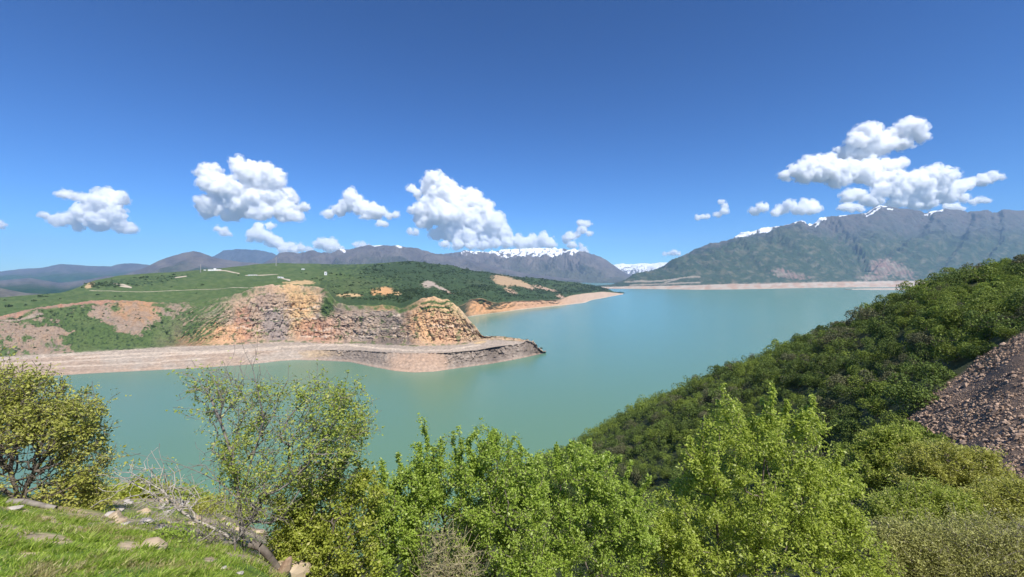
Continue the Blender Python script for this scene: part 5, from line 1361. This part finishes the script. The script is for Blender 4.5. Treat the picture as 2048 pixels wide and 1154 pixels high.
# ------------------------------------------------------------------ things on the plateau
def plateau_point(px, py):
    """the spot of the plateau sheet seen at that photo pixel"""
    j = int(np.argmin(np.abs(B.x - px))); pyc = B.py()[:, j]
    k = np.nonzero((B.T[:, j] > 2.0) & (B.T[:, j] <= 4.0))[0]
    i = k[int(np.argmin(np.abs(pyc[k] - py)))]
    return np.array([(B.x[j] - 1024) / F * B.d[i, j], B.d[i, j], B.z[i, j]])
import bmesh
def boxes(name, lst, mat, parent=None, loc=None):
    bm = bmesh.new()
    for (x, y, z, sx, sy, sz, *r) in lst:
        res = bmesh.ops.create_cube(bm, size=1.0)
        for v in res['verts']:
            v.co.x *= sx; v.co.y *= sy; v.co.z *= sz
            if r:
                c, s = math.cos(r[0]), math.sin(r[0]); v.co.x, v.co.y = v.co.x * c - v.co.y * s, v.co.x * s + v.co.y * c
            v.co.x += x; v.co.y += y; v.co.z += z + sz / 2
    me = bpy.data.meshes.new(name); bm.to_mesh(me); bm.free()
    return link(name, me, mat, parent, loc)
m_white = mat_plain("white_plaster", (0.72, 0.71, 0.68), (0.80, 0.79, 0.76), 0.5, bump=0)
m_roof = mat_plain("pale_roof", (0.45, 0.42, 0.38), (0.55, 0.52, 0.48), 0.5, bump=0)
m_dkwin = mat_plain("dark_window", (0.04, 0.045, 0.05), (0.05, 0.055, 0.06), 1, rough=0.2, bump=0)
m_steel = mat_plain("mast_steel", (0.35, 0.33, 0.33), (0.45, 0.42, 0.42), 1, rough=0.5, bump=0)
def house(name, label, px, py, w, dp, h, roof_h, seed=0, tower=False, cat="building"):
    p = plateau_point(px, py)
    R = bpy.data.objects.new(name, None); col.objects.link(R); R.location = p; tag(R, label, cat); R.rotation_euler = (0, 0, 0.2 * math.sin(seed))
    boxes("wall", [(0, 0, -2, w, dp, h + 2)], m_white, R)
    me = mesh_from("roof", np.array([[-w / 2 - .3, -dp / 2 - .3, h], [w / 2 + .3, -dp / 2 - .3, h], [w / 2 + .3, dp / 2 + .3, h], [-w / 2 - .3, dp / 2 + .3, h], [-w / 2 - .3, 0, h + roof_h], [w / 2 + .3, 0, h + roof_h]]),
                   np.array([[0, 1, 5, 4], [3, 4, 5, 2], [0, 4, 3, 3], [1, 2, 5, 5], [0, 3, 2, 1]])[[0, 1, 4]], False)
    link("roof", me, m_roof if not tower else m_white, R)
    nwin = max(1, int(w / 5))
    for k in range(nwin):
        boxes("window", [(-w / 2 + (k + 0.5) * w / nwin, -dp / 2 - 0.03, h * 0.35, 1.6, 0.12, h * 0.35)], m_dkwin, R)
    if tower:
        boxes("tower", [(0, 0, h, w * 0.14, w * 0.14, 4.5)], m_white, R)
    return R
house("building", "long low white building with a small round turret on the plateau", 430, 541, 42, 9, 3.2, 0.8, 1, True)
house("shed", "small white shed left of the long low white building", 410, 541, 7, 5, 2.6, 0.6, 2, cat="shed")
house("house", "small upright white house standing alone on the grassy hump", 652, 550, 5.5, 5, 7.5, 1.6, 3, cat="house")
house("building", "tiny white building near the plateau skyline", 606, 539, 9, 6, 3, 0.8, 4)
house("building", "pale flat building by the light track right of the long white one", 562, 556, 12, 7, 3, 0.6, 5)
house("building", "pale low building on the plateau above the bare white clearing", 506, 551, 26, 6, 2.2, 0.5, 6)
def mast(label, px, py, H_, group="steel lattice masts on the plateau", pylon=False):
    p = plateau_point(px, py)
    R = bpy.data.objects.new("mast", None); col.objects.link(R); R.location = p; tag(R, label, "mast", group)
    wb = 4.0 if pylon else 1.6; wt = 0.8
    def leg(sx, sy):
        a = np.array([sx * wb / 2, sy * wb / 2, -1]); b = np.array([sx * wt / 2, sy * wt / 2, H_]); return a, b
    L4 = [leg(sx, sy) for sx, sy in ((-1, -1), (1, -1), (1, 1), (-1, 1))]
    for a, b in L4:
        link("leg", tubes("leg", np.array([a, b]), np.array([-1, 0]), np.array([0.28, 0.2]), 4), m_steel, R)
    pts = []; par = []
    nseg = 7
    for k in range(nseg):
        f0, f1 = k / nseg, (k + 1) / nseg
        for i in range(4):
            a0, b0_ = L4[i]; a1, b1_ = L4[(i + 1) % 4]
            pts += [a0 + (b0_ - a0) * f0, a1 + (b1_ - a1) * f1]; par += [-1, len(pts) - 2]
    link("bracing", tubes("bracing", np.array(pts), np.array(par), np.full(len(pts), 0.13), 4), m_steel, R)
    if pylon:
        for zf, wd in ((0.72, 9), (0.84, 7), (0.95, 5)):
            link("crossarm", tubes("crossarm", np.array([[-wd / 2, 0, H_ * zf], [wd / 2, 0, H_ * zf]]), np.array([-1, 0]), np.array([0.25, 0.25]), 4), m_steel, R)
    return R
mast("slim lattice mast left of the long low white building", 402, 545, 28)
mast("power pylon with cross-arms on the plateau skyline", 553, 532, 34, pylon=True)

# clumps of bush dotted over the plateau and headland: one mass of scrub
rs = np.random.default_rng(95)
def clumps(Sh, tlo, thi, n, dens, seed, mult, name, label):
    rs = np.random.default_rng(seed)
    ii = np.nonzero((Sh.t > tlo) & (Sh.t < thi))[0]
    i = rs.choice(ii, n); j = rs.integers(2, len(Sh.x) - 2, n)
    pr = dens(Sh, i, j, rs)
    ok = rs.uniform(size=n) < pr
    i, j = i[ok], j[ok]
    P0 = np.stack([(Sh.px[i, j] - 1024) / F * Sh.d[i, j], Sh.d[i, j], Sh.z[i, j]], 1)
    s = mult * np.exp(rs.normal(size=len(i)) * 0.35) * (0.5 + 0.5 * Sh.d[i, j] / 1500.0)
    k = 26
    dd = rs.normal(size=(len(i), k, 3)); dd[:, :, 2] = np.abs(dd[:, :, 2]) * 0.9; dd /= np.linalg.norm(dd, axis=2)[:, :, None]
    pos = P0[:, None] + dd * s[:, None, None] * rs.uniform(0.6, 1.0, (len(i), k, 1))
    pos = pos.reshape(-1, 3); nd = dd.reshape(-1, 3)
    lm = leaf_mesh(name, pos, np.repeat(s, k) * 0.75 * rs.uniform(0.7, 1.2, len(pos)), rs, None, aspect=0.9, normals=nd)
    tag(link(name, lm, m_sh_far), label, "scrub", kind="stuff")
    print(name, len(i))
m_sh_far = mat_leaf("far_scrub_leaves", (0.028, 0.050, 0.014), (0.055, 0.085, 0.022), None, 0.15, 0.7)
def densB(Sh, i, j, rs):
    px, py = Sh.px[i, j], Sh.py0[i, j]
    n_ = fbm(px / 60, py / 7, 4, 951) + 0.5 * fbm(px / 15, py / 3, 3, 952)
    dk = sm(640, 760, px + (py - 545) * 3.5) - 0.5 * blob(px, py, 720, 570, 70, 22)
    dk = dk + 0.5 * blob(px, py, 270, 565, 110, 9, rot=-0.12)
    nb = np.zeros_like(px)
    for b in ((1008, 563, 24, 10, 0.25), (1040, 570, 30, 6, 0.30), (858, 572, 13, 7, 0.0), (770, 584, 16, 7, 0)): nb = np.maximum(nb, blob(px, py, *b))
    return np.clip(sm(-0.1, 0.5, n_ - 0.25 + 0.6 * dk) * (0.15 + 0.85 * np.clip(dk, 0, 1)), 0, 1) * (1 - nb) * sm(40, 300, px + 260)
clumps(B, 2.08, 4.03, 26000, densB, 96, 2.6, "scrub", "dark bushes scattered over the green plateau")
def densA(Sh, i, j, rs):
    px, py = Sh.px[i, j], Sh.py0[i, j]
    n_ = fbm(px / 22, py / 10, 4, 961)
    q = sm(330, 470, px + (py - 640) * 0.9)
    return np.where(q > 0.5, 0.10 * (n_ > 0.12) + 0.5 * blob(px, py, 402, 640, 60, 44, -0.7) * (n_ > -0.1), 0.8 * sm(0.0, 0.3, n_)) * (1 - blob(px, py, 190, 672, 62, 32, 0.1))
clumps(A, 3.05, 3.9, 8500, densA, 97, 1.5, "scrub", "small bushes scattered over the quarry slope")
# ------------------------------------------------------------------ the air between: one even haze
m_haze, n_, l_ = new_mat("haze_air")
o_ = N(n_, "ShaderNodeOutputMaterial"); v_ = N(n_, "ShaderNodeVolumePrincipled")
v_.inputs["Color"].default_value = (0.42, 0.66, 1.0, 1)
v_.inputs["Density"].default_value = 3.7e-5
v_.inputs["Anisotropy"].default_value = 0.0
l_.new(v_.outputs[0], o_.inputs["Volume"])
hx, hy0, hy1, hz0, hz1 = 26000.0, -1200.0, 19200.0, -60.0, 1750.0
V = np.array([[x, y, z] for z in (hz0, hz1) for y in (hy0, hy1) for x in (-hx, hx)])
Fh = np.array([[0, 2, 3, 1], [4, 5, 7, 6], [0, 1, 5, 4], [2, 6, 7, 3], [0, 4, 6, 2], [1, 3, 7, 5]])
tag(link("haze", mesh_from("haze", V, Fh, False), m_haze), kind="stuff")
